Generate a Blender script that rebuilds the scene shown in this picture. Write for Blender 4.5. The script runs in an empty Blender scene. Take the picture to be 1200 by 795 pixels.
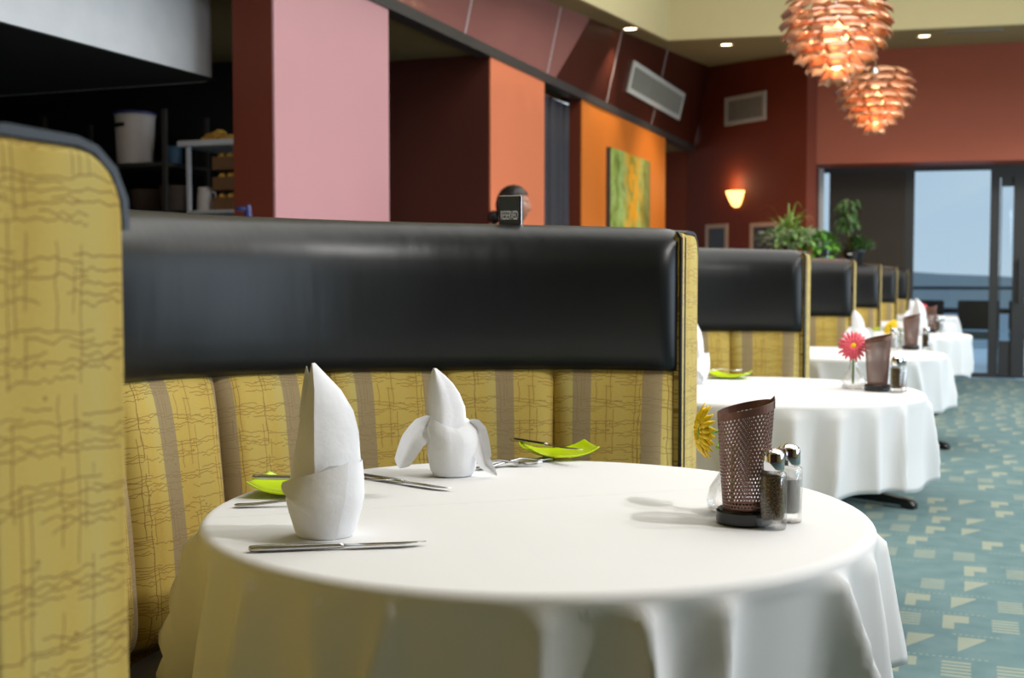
import bpy, math, random
from mathutils import Vector, Matrix, noise as mnoise
R = math.radians
PI = math.pi
sc = bpy.context.scene
COL = sc.collection
random.seed(7)

# ------------------------------------------------------------------ helpers
def lin(c):
    return tuple(((v/255)/12.92 if v/255 <= .04045 else ((v/255+.055)/1.055)**2.4) for v in c)

class N:
    """small node-graph writer"""
    def __init__(s, name):
        s.m = bpy.data.materials.new(name); s.m.use_nodes = True
        s.t = s.m.node_tree; s.b = s.t.nodes['Principled BSDF']
    def new(s, typ, **k):
        n = s.t.nodes.new(typ)
        for a, v in k.items(): setattr(n, a, v)
        return n
    def put(s, sock, v):
        if hasattr(v, 'is_output'): s.t.links.new(v, sock)
        else: sock.default_value = v
    def m_(s, op, a, b=0.0, c=0.0):
        n = s.new('ShaderNodeMath', operation=op)
        s.put(n.inputs[0], a); s.put(n.inputs[1], b); s.put(n.inputs[2], c)
        return n.outputs[0]
    def add(s, a, b): return s.m_('ADD', a, b)
    def sub(s, a, b): return s.m_('SUBTRACT', a, b)
    def mul(s, a, b): return s.m_('MULTIPLY', a, b)
    def div(s, a, b): return s.m_('DIVIDE', a, b)
    def lt(s, a, b): return s.m_('LESS_THAN', a, b)
    def gt(s, a, b): return s.m_('GREATER_THAN', a, b)
    def fl(s, a): return s.m_('FLOOR', a)
    def fr(s, a): return s.m_('FRACT', a)
    def mx(s, a, b): return s.m_('MAXIMUM', a, b)
    def ab(s, a): return s.m_('ABSOLUTE', a)
    def within(s, x, a, b): return s.mul(s.gt(x, a), s.lt(x, b))
    def xyz(s, x, y, z=0.0):
        n = s.new('ShaderNodeCombineXYZ')
        for i, v in enumerate((x, y, z)): s.put(n.inputs[i], v)
        return n.outputs[0]
    def sep(s, v):
        n = s.new('ShaderNodeSeparateXYZ'); s.put(n.inputs[0], v); return n.outputs
    def noise(s, vec, scale=5.0, detail=2.0, rough=.5):
        n = s.new('ShaderNodeTexNoise'); s.put(n.inputs['Vector'], vec)
        n.inputs['Scale'].default_value = scale; n.inputs['Detail'].default_value = detail
        n.inputs['Roughness'].default_value = rough
        return n.outputs['Fac']
    def white(s, vec):
        n = s.new('ShaderNodeTexWhiteNoise', noise_dimensions='3D'); s.put(n.inputs['Vector'], vec); return n.outputs['Value']
    def mix(s, f, a, b):
        n = s.new('ShaderNodeMix', data_type='RGBA')
        s.put(n.inputs[0], f)
        for sock, v in ((n.inputs[6], a), (n.inputs[7], b)):
            s.put(sock, v if hasattr(v, 'is_output') else (*v, 1))
        return n.outputs[2]
    def ramp(s, f, stops):
        n = s.new('ShaderNodeValToRGB'); s.put(n.inputs[0], f)
        e = n.color_ramp.elements
        while len(e) < len(stops): e.new(.5)
        for el, (p, c) in zip(e, stops): el.position = p; el.color = (*c, 1)
        return n.outputs[0]
    def uv(s): return s.new('ShaderNodeTexCoord').outputs['UV']
    def obj(s): return s.new('ShaderNodeTexCoord').outputs['Object']
    def pos(s): return s.new('ShaderNodeNewGeometry').outputs['Position']
    def bump(s, h, strength=.2, dist=.01):
        n = s.new('ShaderNodeBump'); s.put(n.inputs['Height'], h)
        n.inputs['Strength'].default_value = strength; n.inputs['Distance'].default_value = dist
        s.t.links.new(n.outputs[0], s.b.inputs['Normal'])
    def col(s, c):
        if hasattr(c, 'is_output'): s.t.links.new(c, s.b.inputs['Base Color'])
        else: s.b.inputs['Base Color'].default_value = (*c, 1)
    def set(s, **k):
        names = dict(rough='Roughness', metal='Metallic', ior='IOR', spec='Specular IOR Level', trans='Transmission Weight',
                     coat='Coat Weight', sheen='Sheen Weight', es='Emission Strength', alpha='Alpha', subs='Subsurface Weight')
        for a, v in k.items():
            if a == 'emit': s.b.inputs['Emission Color'].default_value = (*v, 1)
            else: s.put(s.b.inputs[names[a]], v)
        return s

def plain(name, rgb, rough=.5, vary=.06, scale=6.0, bump=0.0, bscale=60.0, **k):
    n = N(name); c = lin(rgb)
    f = n.noise(n.obj(), scale, 3.0)
    n.col(n.mix(f, tuple(x*(1-vary) for x in c), tuple(min(1, x*(1+vary)) for x in c)))
    n.set(rough=rough, **k)
    if bump: n.bump(n.noise(n.obj(), bscale, 3.0), bump, .004)
    return n.m

class MB:
    """collects vertices, faces and uv"""
    def __init__(s): s.v = []; s.f = []; s.u = []
    def vert(s, p, uv=(0, 0)):
        s.v.append(tuple(p)); s.u.append(uv); return len(s.v)-1
    def grid(s, nu, nv, fn, cu=False, cv=False, flip=False):
        b = len(s.v)
        for i in range(nu):
            for j in range(nv):
                r = fn(i, j)
                s.vert(r[:3], r[3:5] if len(r) >= 5 else (0, 0))
        for i in range(nu if cu else nu-1):
            for j in range(nv if cv else nv-1):
                a = b+i*nv+j; c = b+((i+1) % nu)*nv+j; d = b+((i+1) % nu)*nv+(j+1) % nv; e = b+i*nv+(j+1) % nv
                s.f.append((a, e, d, c) if flip else (a, c, d, e))
        return b
    def box(s, x0, x1, y0, y1, z0, z1):
        b = len(s.v)
        for x in (x0, x1):
            for y in (y0, y1):
                for z in (z0, z1): s.vert((x, y, z), (x+y, z))
        for q in ((0, 1, 3, 2), (4, 6, 7, 5), (0, 4, 5, 1), (2, 3, 7, 6), (0, 2, 6, 4), (1, 5, 7, 3)):
            s.f.append(tuple(b+k for k in q))
        return s
    def lathe(s, prof, n=32, c=(0, 0, 0), close=False):
        """prof: (r,z) from bottom to top"""
        b = s.grid(n, len(prof), lambda i, j: (c[0]+prof[j][0]*math.cos(2*PI*i/n), c[1]+prof[j][0]*math.sin(2*PI*i/n), c[2]+prof[j][1],
                                              i/n, prof[j][1]), cu=True, cv=close)
        if not close:
            m = len(prof)
            if prof[0][0] > 1e-4: s.f.append(tuple(b+i*m for i in range(n))[::-1])
            if prof[-1][0] > 1e-4: s.f.append(tuple(b+i*m+m-1 for i in range(n)))
        return s
    def tube(s, pts, r, n=8, caps=True):
        pts = [Vector(p) for p in pts]; k = len(pts)
        rs = r if isinstance(r, (list, tuple)) else [r]*k
        up = Vector((0, 0, 1)); prev = None; rings = []
        for i in range(k):
            d = (pts[min(i+1, k-1)]-pts[max(i-1, 0)]).normalized()
            if prev is None:
                a = d.cross(up if abs(d.z) < .95 else Vector((1, 0, 0))).normalized()
            else:
                a = (prev-d*prev.dot(d)).normalized()
            prev = a; b2 = d.cross(a)
            rings.append((pts[i], a, b2, rs[i]))
        b = s.grid(k, n, lambda i, j: tuple(rings[i][0]+(rings[i][1]*math.cos(2*PI*j/n)+rings[i][2]*math.sin(2*PI*j/n))*rings[i][3]), cv=True)
        if caps:
            s.f.append(tuple(b+j for j in range(n))[::-1]); s.f.append(tuple(b+(k-1)*n+j for j in range(n)))
        return s
    def prism(s, poly, fn, h0, h1):
        """poly 2d extruded; fn(a,b,h)->xyz"""
        n = len(poly); b = len(s.v)
        for h in (h0, h1):
            for p in poly: s.vert(fn(p[0], p[1], h), (p[0], p[1]))
        s.f.append(tuple(b+i for i in range(n))[::-1]); s.f.append(tuple(b+n+i for i in range(n)))
        for i in range(n): s.f.append((b+i, b+(i+1) % n, b+n+(i+1) % n, b+n+i))
        return s
    def quad(s, *pts):
        b = len(s.v)
        for p in pts: s.vert(p)
        s.f.append(tuple(range(b, b+len(pts)))); return s
    def build(s, name, mat, parent=None, smooth=False, bevel=0, sub=0, solid=0, seg=2, ang=35, off=-1, recalc=True):
        import bmesh
        me = bpy.data.meshes.new(name); me.from_pydata(s.v, [], s.f)
        ul = me.uv_layers.new(name='UVMap')
        for l in me.loops: ul.data[l.index].uv = s.u[l.vertex_index]
        if recalc:
            bm = bmesh.new(); bm.from_mesh(me); bmesh.ops.recalc_face_normals(bm, faces=bm.faces); bm.to_mesh(me); bm.free()
        if mat: me.materials.append(mat)
        o = bpy.data.objects.new(name, me); COL.objects.link(o)
        if parent: o.parent = parent
        if smooth is True:
            for p in me.polygons: p.use_smooth = True
        elif smooth == 'auto':
            for p in me.polygons: p.use_smooth = True
            me.set_sharp_from_angle(angle=R(ang))
        if solid:
            m = o.modifiers.new('Solid', 'SOLIDIFY'); m.thickness = solid; m.offset = off
        if bevel:
            m = o.modifiers.new('Bevel', 'BEVEL'); m.width = bevel; m.segments = seg; m.limit_method = 'ANGLE'; m.angle_limit = R(35)
            for p in me.polygons: p.use_smooth = True
            o.modifiers.new('WN', 'WEIGHTED_NORMAL').keep_sharp = True
        if sub:
            m = o.modifiers.new('Sub', 'SUBSURF'); m.levels = sub; m.render_levels = sub
        return o

def tag(o, label=None, cat=None, group=None, kind=None):
    if label: o['label'] = label
    if cat: o['category'] = cat
    if group: o['group'] = group
    if kind: o['kind'] = kind
    return o
def thing(name, label, cat, loc=(0, 0, 0), rz=0.0, group=None):
    o = bpy.data.objects.new(name, None); COL.objects.link(o)
    o.empty_display_size = .05; o.location = loc; o.rotation_euler = (0, 0, rz)
    return tag(o, label, cat, group)
def struct(o, label=None):
    o['kind'] = 'structure'
    if label: o['label'] = label
    return o
def dup(root, loc=None, rz=None, label=None, group=None):
    r = root.copy(); COL.objects.link(r)
    if loc is not None: r.location = loc
    if rz is not None: r.rotation_euler = (0, 0, rz)
    if label: r['label'] = label
    if group: r['group'] = group
    for ch in [c for c in ALL() if c.parent == root]:
        c = ch.copy(); COL.objects.link(c); c.parent = r
        for g in [q for q in ALL() if q.parent == ch]:
            d = g.copy(); COL.objects.link(d); d.parent = c
    return r
def ALL(): return list(COL.objects)
def light(kind, name, loc, energy, color=(1, 1, 1), rot=(0, 0, 0), **k):
    l = bpy.data.lights.new(name, kind); l.energy = energy; l.color = color
    for a, v in k.items(): setattr(l, a, v)
    o = bpy.data.objects.new(name, l); COL.objects.link(o); o.location = loc; o.rotation_euler = rot
    return o
def aim(o, target):
    d = Vector(target)-o.location
    o.rotation_euler = d.to_track_quat('-Z', 'Y').to_euler()

YAW = R(20.9)       # the room's rows run along +y; the camera looks 20.9 degrees to the left of them

# ------------------------------------------------------------------ materials
def fabric(name, stripes):
    n = N(name)
    o = n.sep(n.uv()); u0, v0 = o[0], o[1]
    w = n.noise(n.xyz(u0, v0, .3), 9, 1)
    u = n.add(u0, n.mul(n.sub(w, .5), .010)); v = n.add(v0, n.mul(n.sub(w, .5), .012))
    # gold ground woven in soft lighter columns and blocks
    c1 = n.noise(n.xyz(n.mul(u0, 16), n.mul(v0, 1.2), 4.0), 1, 1)
    c2 = n.noise(n.xyz(n.mul(u0, 120), n.mul(v0, 500), 1.0), 1, 1)
    f = n.add(n.mul(c1, .85), n.mul(c2, .22))
    base = n.ramp(f, [(.3, lin((184, 154, 72))), (.5, lin((198, 171, 88))), (.72, lin((196, 180, 110)))])
    lines = 0.0
    # threads running across: bundles of four that wander
    P = .056
    for i, off in enumerate((.06, .16, .25, .36, .44, .55, .66)):
        nn = n.noise(n.xyz(n.mul(u, 44 + 9*i), n.mul(n.fl(n.div(v, P)), 3.7), 2.3*i), 1, 1.5)
        vv = n.add(n.add(n.div(v, P), off), n.mul(n.sub(nn, .5), .26))
        # the wander must not break at the cell edge: use it inside the bundle only
        d = n.mul(n.ab(n.sub(n.fr(vv), .5)), P)
        gate = n.gt(n.noise(n.xyz(n.mul(u, 14), n.mul(n.fl(n.div(v, P)), 5.1), 9.1+i), 1, 0), .45)
        lines = n.mx(lines, n.mul(n.lt(d, .0007), gate))
    for i, (Q, off) in enumerate(((.066, .2), (.066, .34), (.066, .45), (.10, .75))):
        nn = n.noise(n.xyz(n.mul(n.fl(n.div(u, Q)), 4.9), n.mul(v, 26 + 6*i), 5.7*i), 1, 1.5)
        uu = n.add(n.add(n.div(u, Q), off), n.mul(n.sub(nn, .5), .10))
        d = n.mul(n.ab(n.sub(n.fr(uu), .5)), Q)
        gate = n.gt(n.noise(n.xyz(n.mul(n.fl(n.div(u, Q)), 2.9), n.mul(v, 17), 3.3+i), 1, 0), .46)
        lines = n.mx(lines, n.mul(n.lt(d, .0007), gate))
    vo = n.new('ShaderNodeTexVoronoi'); n.put(vo.inputs['Vector'], n.xyz(u, v, 0.0)); vo.inputs['Scale'].default_value = 34
    dots = n.mul(n.lt(vo.outputs['Distance'], .075), n.gt(n.white(vo.outputs['Position']), .35))
    lines = n.mx(lines, n.mul(dots, .9))
    if stripes:
        s = n.fr(n.div(u0, .158))
        st = n.within(s, .18, .44)
        taupe = n.mix(c2, lin((146, 126, 92)), lin((160, 142, 112)))
        base = n.mix(n.mul(st, .93), base, taupe)
        lines = n.mul(lines, n.sub(1.0, n.mul(st, .55)))
    n.col(n.mix(n.mul(lines, .70), base, lin((112, 76, 34))))
    n.set(rough=.85, spec=.25, sheen=.1)
    n.bump(n.add(n.mul(c2, .5), n.mul(lines, -.6)), .25, .001)
    return n.m

FAB = fabric('striped_upholstery', True)
FABP = fabric('panel_upholstery', False)

n = N('black_leather'); p = n.obj()
n.col(n.mix(n.noise(p, 3, 2), lin((12, 15, 19)), lin((20, 23, 27))))
g = n.noise(p, 260, 2); cr = n.noise(n.new('ShaderNodeVectorMath', operation='MULTIPLY').outputs[0], 1, 1)
vm = n.t.nodes[-2] if False else None
s_ = n.sep(p)
wr = n.noise(n.xyz(n.mul(s_[0], 26), n.mul(s_[1], 26), n.mul(s_[2], 5)), 1, 1)
n.bump(n.add(n.mul(g, .12), n.mul(wr, 1.0)), .10, .01)
n.set(rough=.38, spec=.42); LEATHER = n.m
PIPING = plain('dark_piping', (18, 19, 24), .4)

n = N('white_linen'); p = n.pos(); s_ = n.sep(p)
th = n.noise(n.xyz(n.mul(s_[0], 900), n.mul(s_[1], 900), n.mul(s_[2], 900)), 1, 1)
n.col(n.mix(n.noise(p, 3, 2), lin((226, 226, 226)), lin((232, 232, 233))))
# ironed-in crease across the cloth
d = n.ab(n.add(n.mul(n.add(s_[0], .62), .62), n.mul(n.sub(s_[1], 1.93), -.78)))
n.set(rough=.85, spec=.2)
n.bump(n.add(n.mul(th, .15), n.mul(n.m_('MAXIMUM', n.sub(1.0, n.div(d, .005)), 0.0), 2.0)), .45, .002)
LINEN = n.m
n = N('napkin_linen'); p = n.obj()
n.col(n.mix(n.noise(p, 8, 2), lin((232, 233, 238)), lin((241, 242, 246))))
n.set(rough=.8, spec=.2); n.bump(n.add(n.add(n.noise(p, 34, 3), n.mul(n.noise(p, 12, 2), 1.6)), n.mul(n.noise(p, 900, 1), .02)), .28, .007); NAPKIN = n.m

n = N('patterned_carpet'); p = n.pos(); s_ = n.sep(p)
row = n.fl(n.div(s_[1], .25)); fy = n.fr(n.div(s_[1], .25))
cxv = n.add(n.div(s_[0], .15), n.mul(n.white(n.xyz(row, 3.0, 0.0)), .85))
cell = n.fl(cxv); fx = n.fr(cxv)
rnd = n.white(n.xyz(cell, row, 1.0))
inx = n.within(fx, .12, .66); iny = n.within(fy, .14, .80); rect = n.mul(inx, iny)
hatch = n.mul(rect, n.gt(n.fr(n.mul(fy, 8)), .45))
tri = n.mul(rect, n.gt(n.sub(fy, n.mul(fx, 1.1)), .02))
flag = n.mul(rect, n.sub(1.0, n.mul(n.gt(fx, .36), n.lt(fy, .46))))
mot = n.mul(n.within(rnd, 0.0, .30), hatch)
mot = n.mx(mot, n.mul(n.within(rnd, .30, .52), tri))
mot = n.mx(mot, n.mul(n.within(rnd, .52, .74), flag))
dash = n.mul(n.mul(n.within(fy, .89, .93), n.gt(n.fr(n.mul(s_[0], 55)), .5)), n.gt(n.white(n.xyz(cell, row, 8.0)), .45))
mot = n.mx(mot, n.mul(dash, .8))
mott = n.noise(p, 9, 4); pile = n.noise(p, 420, 2)
base = n.mix(mott, lin((92, 122, 127)), lin((136, 160, 160)))
c = n.mix(n.mul(mot, .58), base, lin((196, 194, 164)))
c = n.mix(n.mul(pile, .42), c, lin((62, 92, 99)))
n.col(c); n.set(rough=.95, spec=.15); n.bump(pile, .5, .004); CARPET = n.m

CREAM = plain('cream_ceiling_paint', (206, 192, 146), .8, .03)
OLIVE = plain('olive_ceiling_paint', (150, 134, 90), .8, .03)
SOFF = plain('dull_soffit_paint', (128, 108, 66), .8, .03)
PINK = plain('daylit_pink_tint', (204, 150, 156), .5, .03, 2)  # cool daylight on the pillar is mixed into this colour
REDBR = plain('red_brown_paint', (112, 44, 18), .7, .05, 2)
BROWN = plain('dark_brown_red_paint', (84, 32, 20), .7, .05, 2)
SALMON = plain('daylit_salmon_tint', (222, 126, 86), .6, .03, 2)  # orange wall colour made pinker to carry the daylight on it
ORANGE = plain('orange_paint', (214, 118, 36), .55, .03, 2)
RUST = plain('rust_red_paint', (164, 82, 56), .6, .04, 2)
MAROON = plain('maroon_paint', (122, 48, 22), .7, .06, 2)
DARKTRIM = plain('dark_grey_metal_trim', (62, 60, 60), .45)
JOINT = plain('pale_joint_strip', (190, 176, 176), .3)
FRAME = plain('dark_bronze_window_frame', (48, 47, 46), .45)
SHADE = plain('brown_roller_blind', (62, 54, 46), .9, .05, 30)
WHITEP = plain('white_painted_metal', (205, 205, 200), .5)
VENTM = plain('vent_grey', (158, 158, 148), .6)
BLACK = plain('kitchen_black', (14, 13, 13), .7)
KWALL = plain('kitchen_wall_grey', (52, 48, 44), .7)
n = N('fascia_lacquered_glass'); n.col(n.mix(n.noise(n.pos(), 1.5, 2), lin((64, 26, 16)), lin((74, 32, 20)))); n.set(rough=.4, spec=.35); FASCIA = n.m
n = N('reflection_tinted_glass'); n.col(n.mix(n.noise(n.pos(), 1.5, 2), lin((150, 102, 98)), lin((160, 110, 104)))); n.set(rough=.03, spec=.8, ior=2.1); FASCIA_REFL = n.m  # pale pinkish reflection put into the base colour of the near fascia
n = N('brushed_steel'); s_ = n.sep(n.pos())
br = n.noise(n.xyz(n.mul(s_[0], 300), n.mul(s_[1], 8), n.mul(s_[2], 8)), 1, 3)
n.col(n.mix(br, lin((214, 219, 226)), lin((232, 235, 240)))); n.set(metal=.12, rough=n.add(.35, n.mul(br, .2))); STEEL = n.m
CHROME = plain('polished_chrome', (225, 225, 228), .06, .02, metal=1.0)
CUTL = plain('cutlery_steel', (200, 200, 202), .14, .03, metal=1.0)
LIME = plain('lime_green_glaze', (196, 224, 22), .18, .04)
BRONZE = plain('bronze_perforated_metal', (126, 90, 78), .32, .08, metal=.5)
BLACKP = plain('black_plastic', (16, 16, 17), .25)
n = N('clear_glass'); n.col((1, 1, 1)); n.set(rough=.0, trans=1.0, ior=1.45)
tr = n.new('ShaderNodeBsdfTransparent'); ms = n.new('ShaderNodeMixShader'); ms.inputs[0].default_value = .30
n.t.links.new(tr.outputs[0], ms.inputs[1]); n.t.links.new(n.b.outputs[0], ms.inputs[2])
gl = n.new('ShaderNodeBsdfGlossy'); gl.inputs['Roughness'].default_value = .01
fz = n.new('ShaderNodeFresnel'); fz.inputs[0].default_value = 1.5; m2 = n.new('ShaderNodeMixShader')
n.t.links.new(n.mul(fz.outputs[0], n.sub(1.0, n.new('ShaderNodeNewGeometry').outputs['Backfacing'])), m2.inputs[0]); n.t.links.new(ms.outputs[0], m2.inputs[1]); n.t.links.new(gl.outputs[0], m2.inputs[2])
n.t.links.new(m2.outputs[0], n.t.nodes['Material Output'].inputs[0]); GLASS = n.m
n = N('window_glass')
tr = n.new('ShaderNodeBsdfTransparent'); tr.inputs[0].default_value = (.95, .97, .98, 1)
gl = n.new('ShaderNodeBsdfGlossy'); gl.inputs['Roughness'].default_value = .01
fz = n.new('ShaderNodeFresnel'); fz.inputs[0].default_value = 1.6
ms = n.new('ShaderNodeMixShader'); out = n.t.nodes['Material Output']
n.t.links.new(n.mul(n.m_('ADD', fz.outputs[0], .05), n.sub(1.0, n.new('ShaderNodeNewGeometry').outputs['Backfacing'])), ms.inputs[0]); n.t.links.new(tr.outputs[0], ms.inputs[1]); n.t.links.new(gl.outputs[0], ms.inputs[2])
n.t.links.new(ms.outputs[0], out.inputs[0]); WGLASS = n.m
n = N('ground_pepper'); n.col(n.ramp(n.noise(n.obj(), 420, 2), [(.35, lin((38, 28, 18))), (.52, lin((96, 78, 52))), (.68, lin((150, 132, 98)))])); n.set(rough=.9); PEPPER = n.m
SALT = plain('white_salt', (232, 232, 230), .8)
n = N('copper_leaf'); n.col(n.mix(n.noise(n.obj(), 9, 2), lin((220, 146, 106)), lin((244, 190, 156)))); n.set(rough=.24, metal=.6); COPPER = n.m
BULB = plain('glowing_bulb', (255, 214, 160), .5, emit=lin((255, 200, 130)), es=3.5)
DLENS = plain('downlight_lens', (255, 240, 210), .5, emit=lin((255, 232, 190)), es=14.0)
SCONCE = plain('sconce_glass', (255, 225, 170), .5, emit=lin((255, 196, 110)), es=3.2)
TRUNK = plain('plant_trunk', (150, 128, 92), .8, .2, 40)
POT = plain('black_plant_pot', (22, 24, 30), .3)
def leafmat(name, a, b):
    n = N(name); n.col(n.mix(n.noise(n.obj(), 14, 2), lin(a), lin(b))); n.set(rough=.45, spec=.4); return n.m
LEAF1 = leafmat('variegated_leaf', (70, 118, 52), (150, 182, 108))
LEAF2 = leafmat('bright_green_leaf', (78, 140, 34), (118, 176, 58))
LEAF3 = leafmat('dark_green_leaf', (30, 66, 26), (72, 112, 44))
GRASSL = leafmat('arching_grass_blade', (92, 130, 46), (140, 164, 70))
WHITEF = plain('white_flower', (226, 226, 214), .6)
YPET = leafmat('yellow_petal', (250, 200, 6), (255, 222, 20))
PPET = leafmat('pink_petal', (226, 62, 84), (244, 118, 132))
STEM = leafmat('flower_stem', (96, 146, 52), (132, 176, 76))
TABW = plain('table_underside', (70, 52, 38), .5)
SKIN = plain('skin', (176, 122, 96), .5, subs=.05)
HAIR = plain('black_hair', (16, 14, 15), .4)
SHIRT = plain('black_shirt', (24, 24, 28), .8)
PANTS = plain('black_trousers', (20, 20, 22), .8)
CURT = plain('black_curtain_cloth', (46, 46, 54), .7, .15, 8)
BUCK = plain('white_plastic_bucket', (208, 198, 190), .45)
BLUEP = plain('blue_plastic', (52, 58, 118), .4)
TINB = plain('blue_tin', (70, 110, 140), .4)
PLATEW = plain('stacked_plates', (150, 132, 118), .4)
FRIES = plain('golden_fries', (226, 176, 76), .6, .2, 60)
WOODC = plain('brown_crate', (128, 92, 58), .7, .15, 20)
n = N('abstract_canvas'); o_ = n.uv(); s_ = n.sep(o_)
a_ = n.noise(n.xyz(n.mul(s_[0], 2.6), n.mul(s_[1], 2.2), 0.0), 1.9, 4, .6)
b_ = n.noise(n.xyz(n.mul(s_[0], 6), n.mul(s_[1], 6), 3.0), 1.3, 4, .65)
c_ = n.ramp(a_, [(.3, lin((70, 78, 34))), (.45, lin((128, 150, 62))), (.56, lin((164, 190, 110))), (.7, lin((112, 110, 40)))])
band = n.mx(n.sub(1.0, n.mul(n.ab(n.sub(s_[0], .56)), 3.4)), 0.0)
c_ = n.mix(n.m_('MINIMUM', n.mul(n.mul(band, n.mx(n.sub(b_, .36), 0.0)), 7.0), 1.0), c_, lin((228, 160, 26)))
c_ = n.mix(n.mul(n.mx(n.sub(s_[0], .72), 0.0), 2.6), c_, lin((110, 74, 34)))
n.col(c_); n.set(rough=.6); CANVAS = n.m
TERR = plain('terrace_paving', (182, 208, 222), .25, .1, 2)
HILL = plain('hazy_hill', (158, 158, 152), .95, .12, .05)
LAKE = plain('lake_water', (150, 160, 164), .6, .05, .02)
OUTD = plain('dark_outdoor_furniture', (34, 34, 36), .6)
SIGNF = plain('sign_dark_face', (58, 60, 56), .4)
SIGNT = plain('sign_letters', (226, 226, 220), .5)
PHOTO = plain('framed_print_grey', (60, 50, 46), .4, .5, 6)
FRAMW = plain('pale_picture_frame', (196, 164, 140), .5)

# ------------------------------------------------------------------ the room
def wallbox(name, mat, *b, label=None): return struct(MB().box(*b).build(name, mat), label)
struct(MB().box(-9, 5, -3.2, 14.46, -.1, 0).build('floor', CARPET))
# camera-side, right-hand wall with tall openings, rear wall
struct(MB().box(-9, 5, -3.3, -3.2, 0, 4).build('wall_rear', BROWN))
mb = MB(); mb.box(4.6, 4.75, -3.2, 15.2, 0, .45).box(4.6, 4.75, -3.2, 15.2, 2.7, 4.0)
mb.box(4.6, 4.75, -3.2, 2.2, .45, 2.7)
for y in (2.2, 5.2, 8.0, 10.8, 13.8): mb.box(4.6, 4.75, y, y+.45, .45, 2.7)
struct(mb.build('wall_right', CREAM))
def cz(y): return 2.61+.075*y
def slab(mb, pts, t=.12):
    n = len(pts); b = len(mb.v)
    for h in (0, t):
        for x, y in pts: mb.vert((x, y, cz(y)+h))
    mb.f.append(tuple(range(b, b+n))); mb.f.append(tuple(range(b+n, b+2*n)))
    for i in range(n): mb.f.append((b+i, b+(i+1) % n, b+n+(i+1) % n, b+n+i))
WX = -2.86; WR = 3.2
def wfar(x): return 11.79+.215*(x-WX)
mb = MB()
slab(mb, [(-3.3, -3.2), (WX, -3.2), (WX, wfar(WX)), (-3.3, wfar(WX))])
slab(mb, [(-3.3, wfar(WX)), (WX, wfar(WX)), (WR, wfar(WR)), (4.75, wfar(WR)), (4.75, 15.6), (-3.3, 15.6)])
slab(mb, [(WR, -3.2), (4.75, -3.2), (4.75, wfar(WR)), (WR, wfar(WR))])
slab(mb, [(WX, -3.2), (WR, -3.2), (WR, -1.2), (WX, -1.2)])
struct(mb.build('ceiling', OLIVE))
mb = MB(); H = 4.9
cor = [(WX, -1.2), (WR, -1.2), (WR, wfar(WR)), (WX, wfar(WX))]
for i in range(4):
    a, b = cor[i], cor[(i+1) % 4]
    mb.quad((a[0], a[1], cz(a[1])), (b[0], b[1], cz(b[1])), (b[0], b[1], H), (a[0], a[1], H))
mb.quad(*[(x, y, H) for x, y in cor])
struct(mb.build('ceiling', CREAM, solid=.06, off=0), 'raised cream light well in the ceiling')

# left wall: pillar, boxes and recesses
WALLX = -3.2; TOPZ = 2.72
wallbox('wall_left', REDBR, -3.44, WALLX-.012, 5.112, 6.352, 0, TOPZ)
wallbox('wall_left', PINK, WALLX-.012, WALLX, 5.112, 6.352, 0, TOPZ, label='pillar face tinted pink for cool daylight')
wallbox('wall_left', BROWN, -5.2, WALLX-.012, 7.955, 9.107, 0, TOPZ)
wallbox('wall_left', SALMON, WALLX-.012, WALLX, 7.955, 9.107, 0, TOPZ, label='orange wall face tinted salmon for cool daylight')
wallbox('wall_left', REDBR, -5.2, WALLX-.012, 10.10, 13.2, 0, TOPZ)
wallbox('wall_left', ORANGE, WALLX-.012, WALLX, 10.10, 13.2, 0, TOPZ, label='orange wall face behind the painting')
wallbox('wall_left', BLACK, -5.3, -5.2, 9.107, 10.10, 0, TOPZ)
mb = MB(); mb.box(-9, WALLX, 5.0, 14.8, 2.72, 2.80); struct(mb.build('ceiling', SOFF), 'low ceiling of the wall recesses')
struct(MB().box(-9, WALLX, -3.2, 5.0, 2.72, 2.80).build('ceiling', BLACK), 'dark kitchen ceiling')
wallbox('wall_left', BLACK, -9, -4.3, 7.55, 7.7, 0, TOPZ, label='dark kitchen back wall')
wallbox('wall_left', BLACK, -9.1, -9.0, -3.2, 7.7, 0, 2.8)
wallbox('wall_left', REDBR, -3.4, WALLX, -3.2, .6, 0, TOPZ)
# sloping lacquered glass fascia above the left wall
TFA = math.tan(R(12.5)); FZ = 2.77
def fas(y, z, out=0.0):
    x = WALLX+TFA*(z-FZ)
    return (x+out*math.cos(R(12.5)), y, z-out*math.sin(R(12.5)))
ys = [-2.6, -.9, .75, 2.43, 4.12, 5.8, 7.49, 9.17, 10.86, 12.55, 14.68]
SPL0, SPL1 = 9.38, 9.92       # slanting edge of the reflection coloured into the fascia, at foot and top
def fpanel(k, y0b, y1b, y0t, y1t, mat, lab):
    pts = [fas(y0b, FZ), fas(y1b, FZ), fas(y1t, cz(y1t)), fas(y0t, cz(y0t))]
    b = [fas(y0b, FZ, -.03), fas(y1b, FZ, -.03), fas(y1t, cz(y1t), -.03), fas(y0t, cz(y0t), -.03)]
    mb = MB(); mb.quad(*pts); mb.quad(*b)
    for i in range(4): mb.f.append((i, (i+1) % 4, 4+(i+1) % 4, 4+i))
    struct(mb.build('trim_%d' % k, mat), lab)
ML, DL = 'glossy fascia panel coloured mauve for a pale reflection', 'dark red fascia panel'
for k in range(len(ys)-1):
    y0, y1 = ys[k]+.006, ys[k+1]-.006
    if y1 < 9.2: fpanel(k+1, y0, y1, y0, y1, FASCIA_REFL, ML)
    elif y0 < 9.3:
        fpanel(k+1, y0, SPL0, y0, SPL1, FASCIA_REFL, ML); fpanel(k+31, SPL0+.004, y1, SPL1+.004, y1, FASCIA, DL)
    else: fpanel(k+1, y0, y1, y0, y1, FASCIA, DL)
mb = MB()
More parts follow.
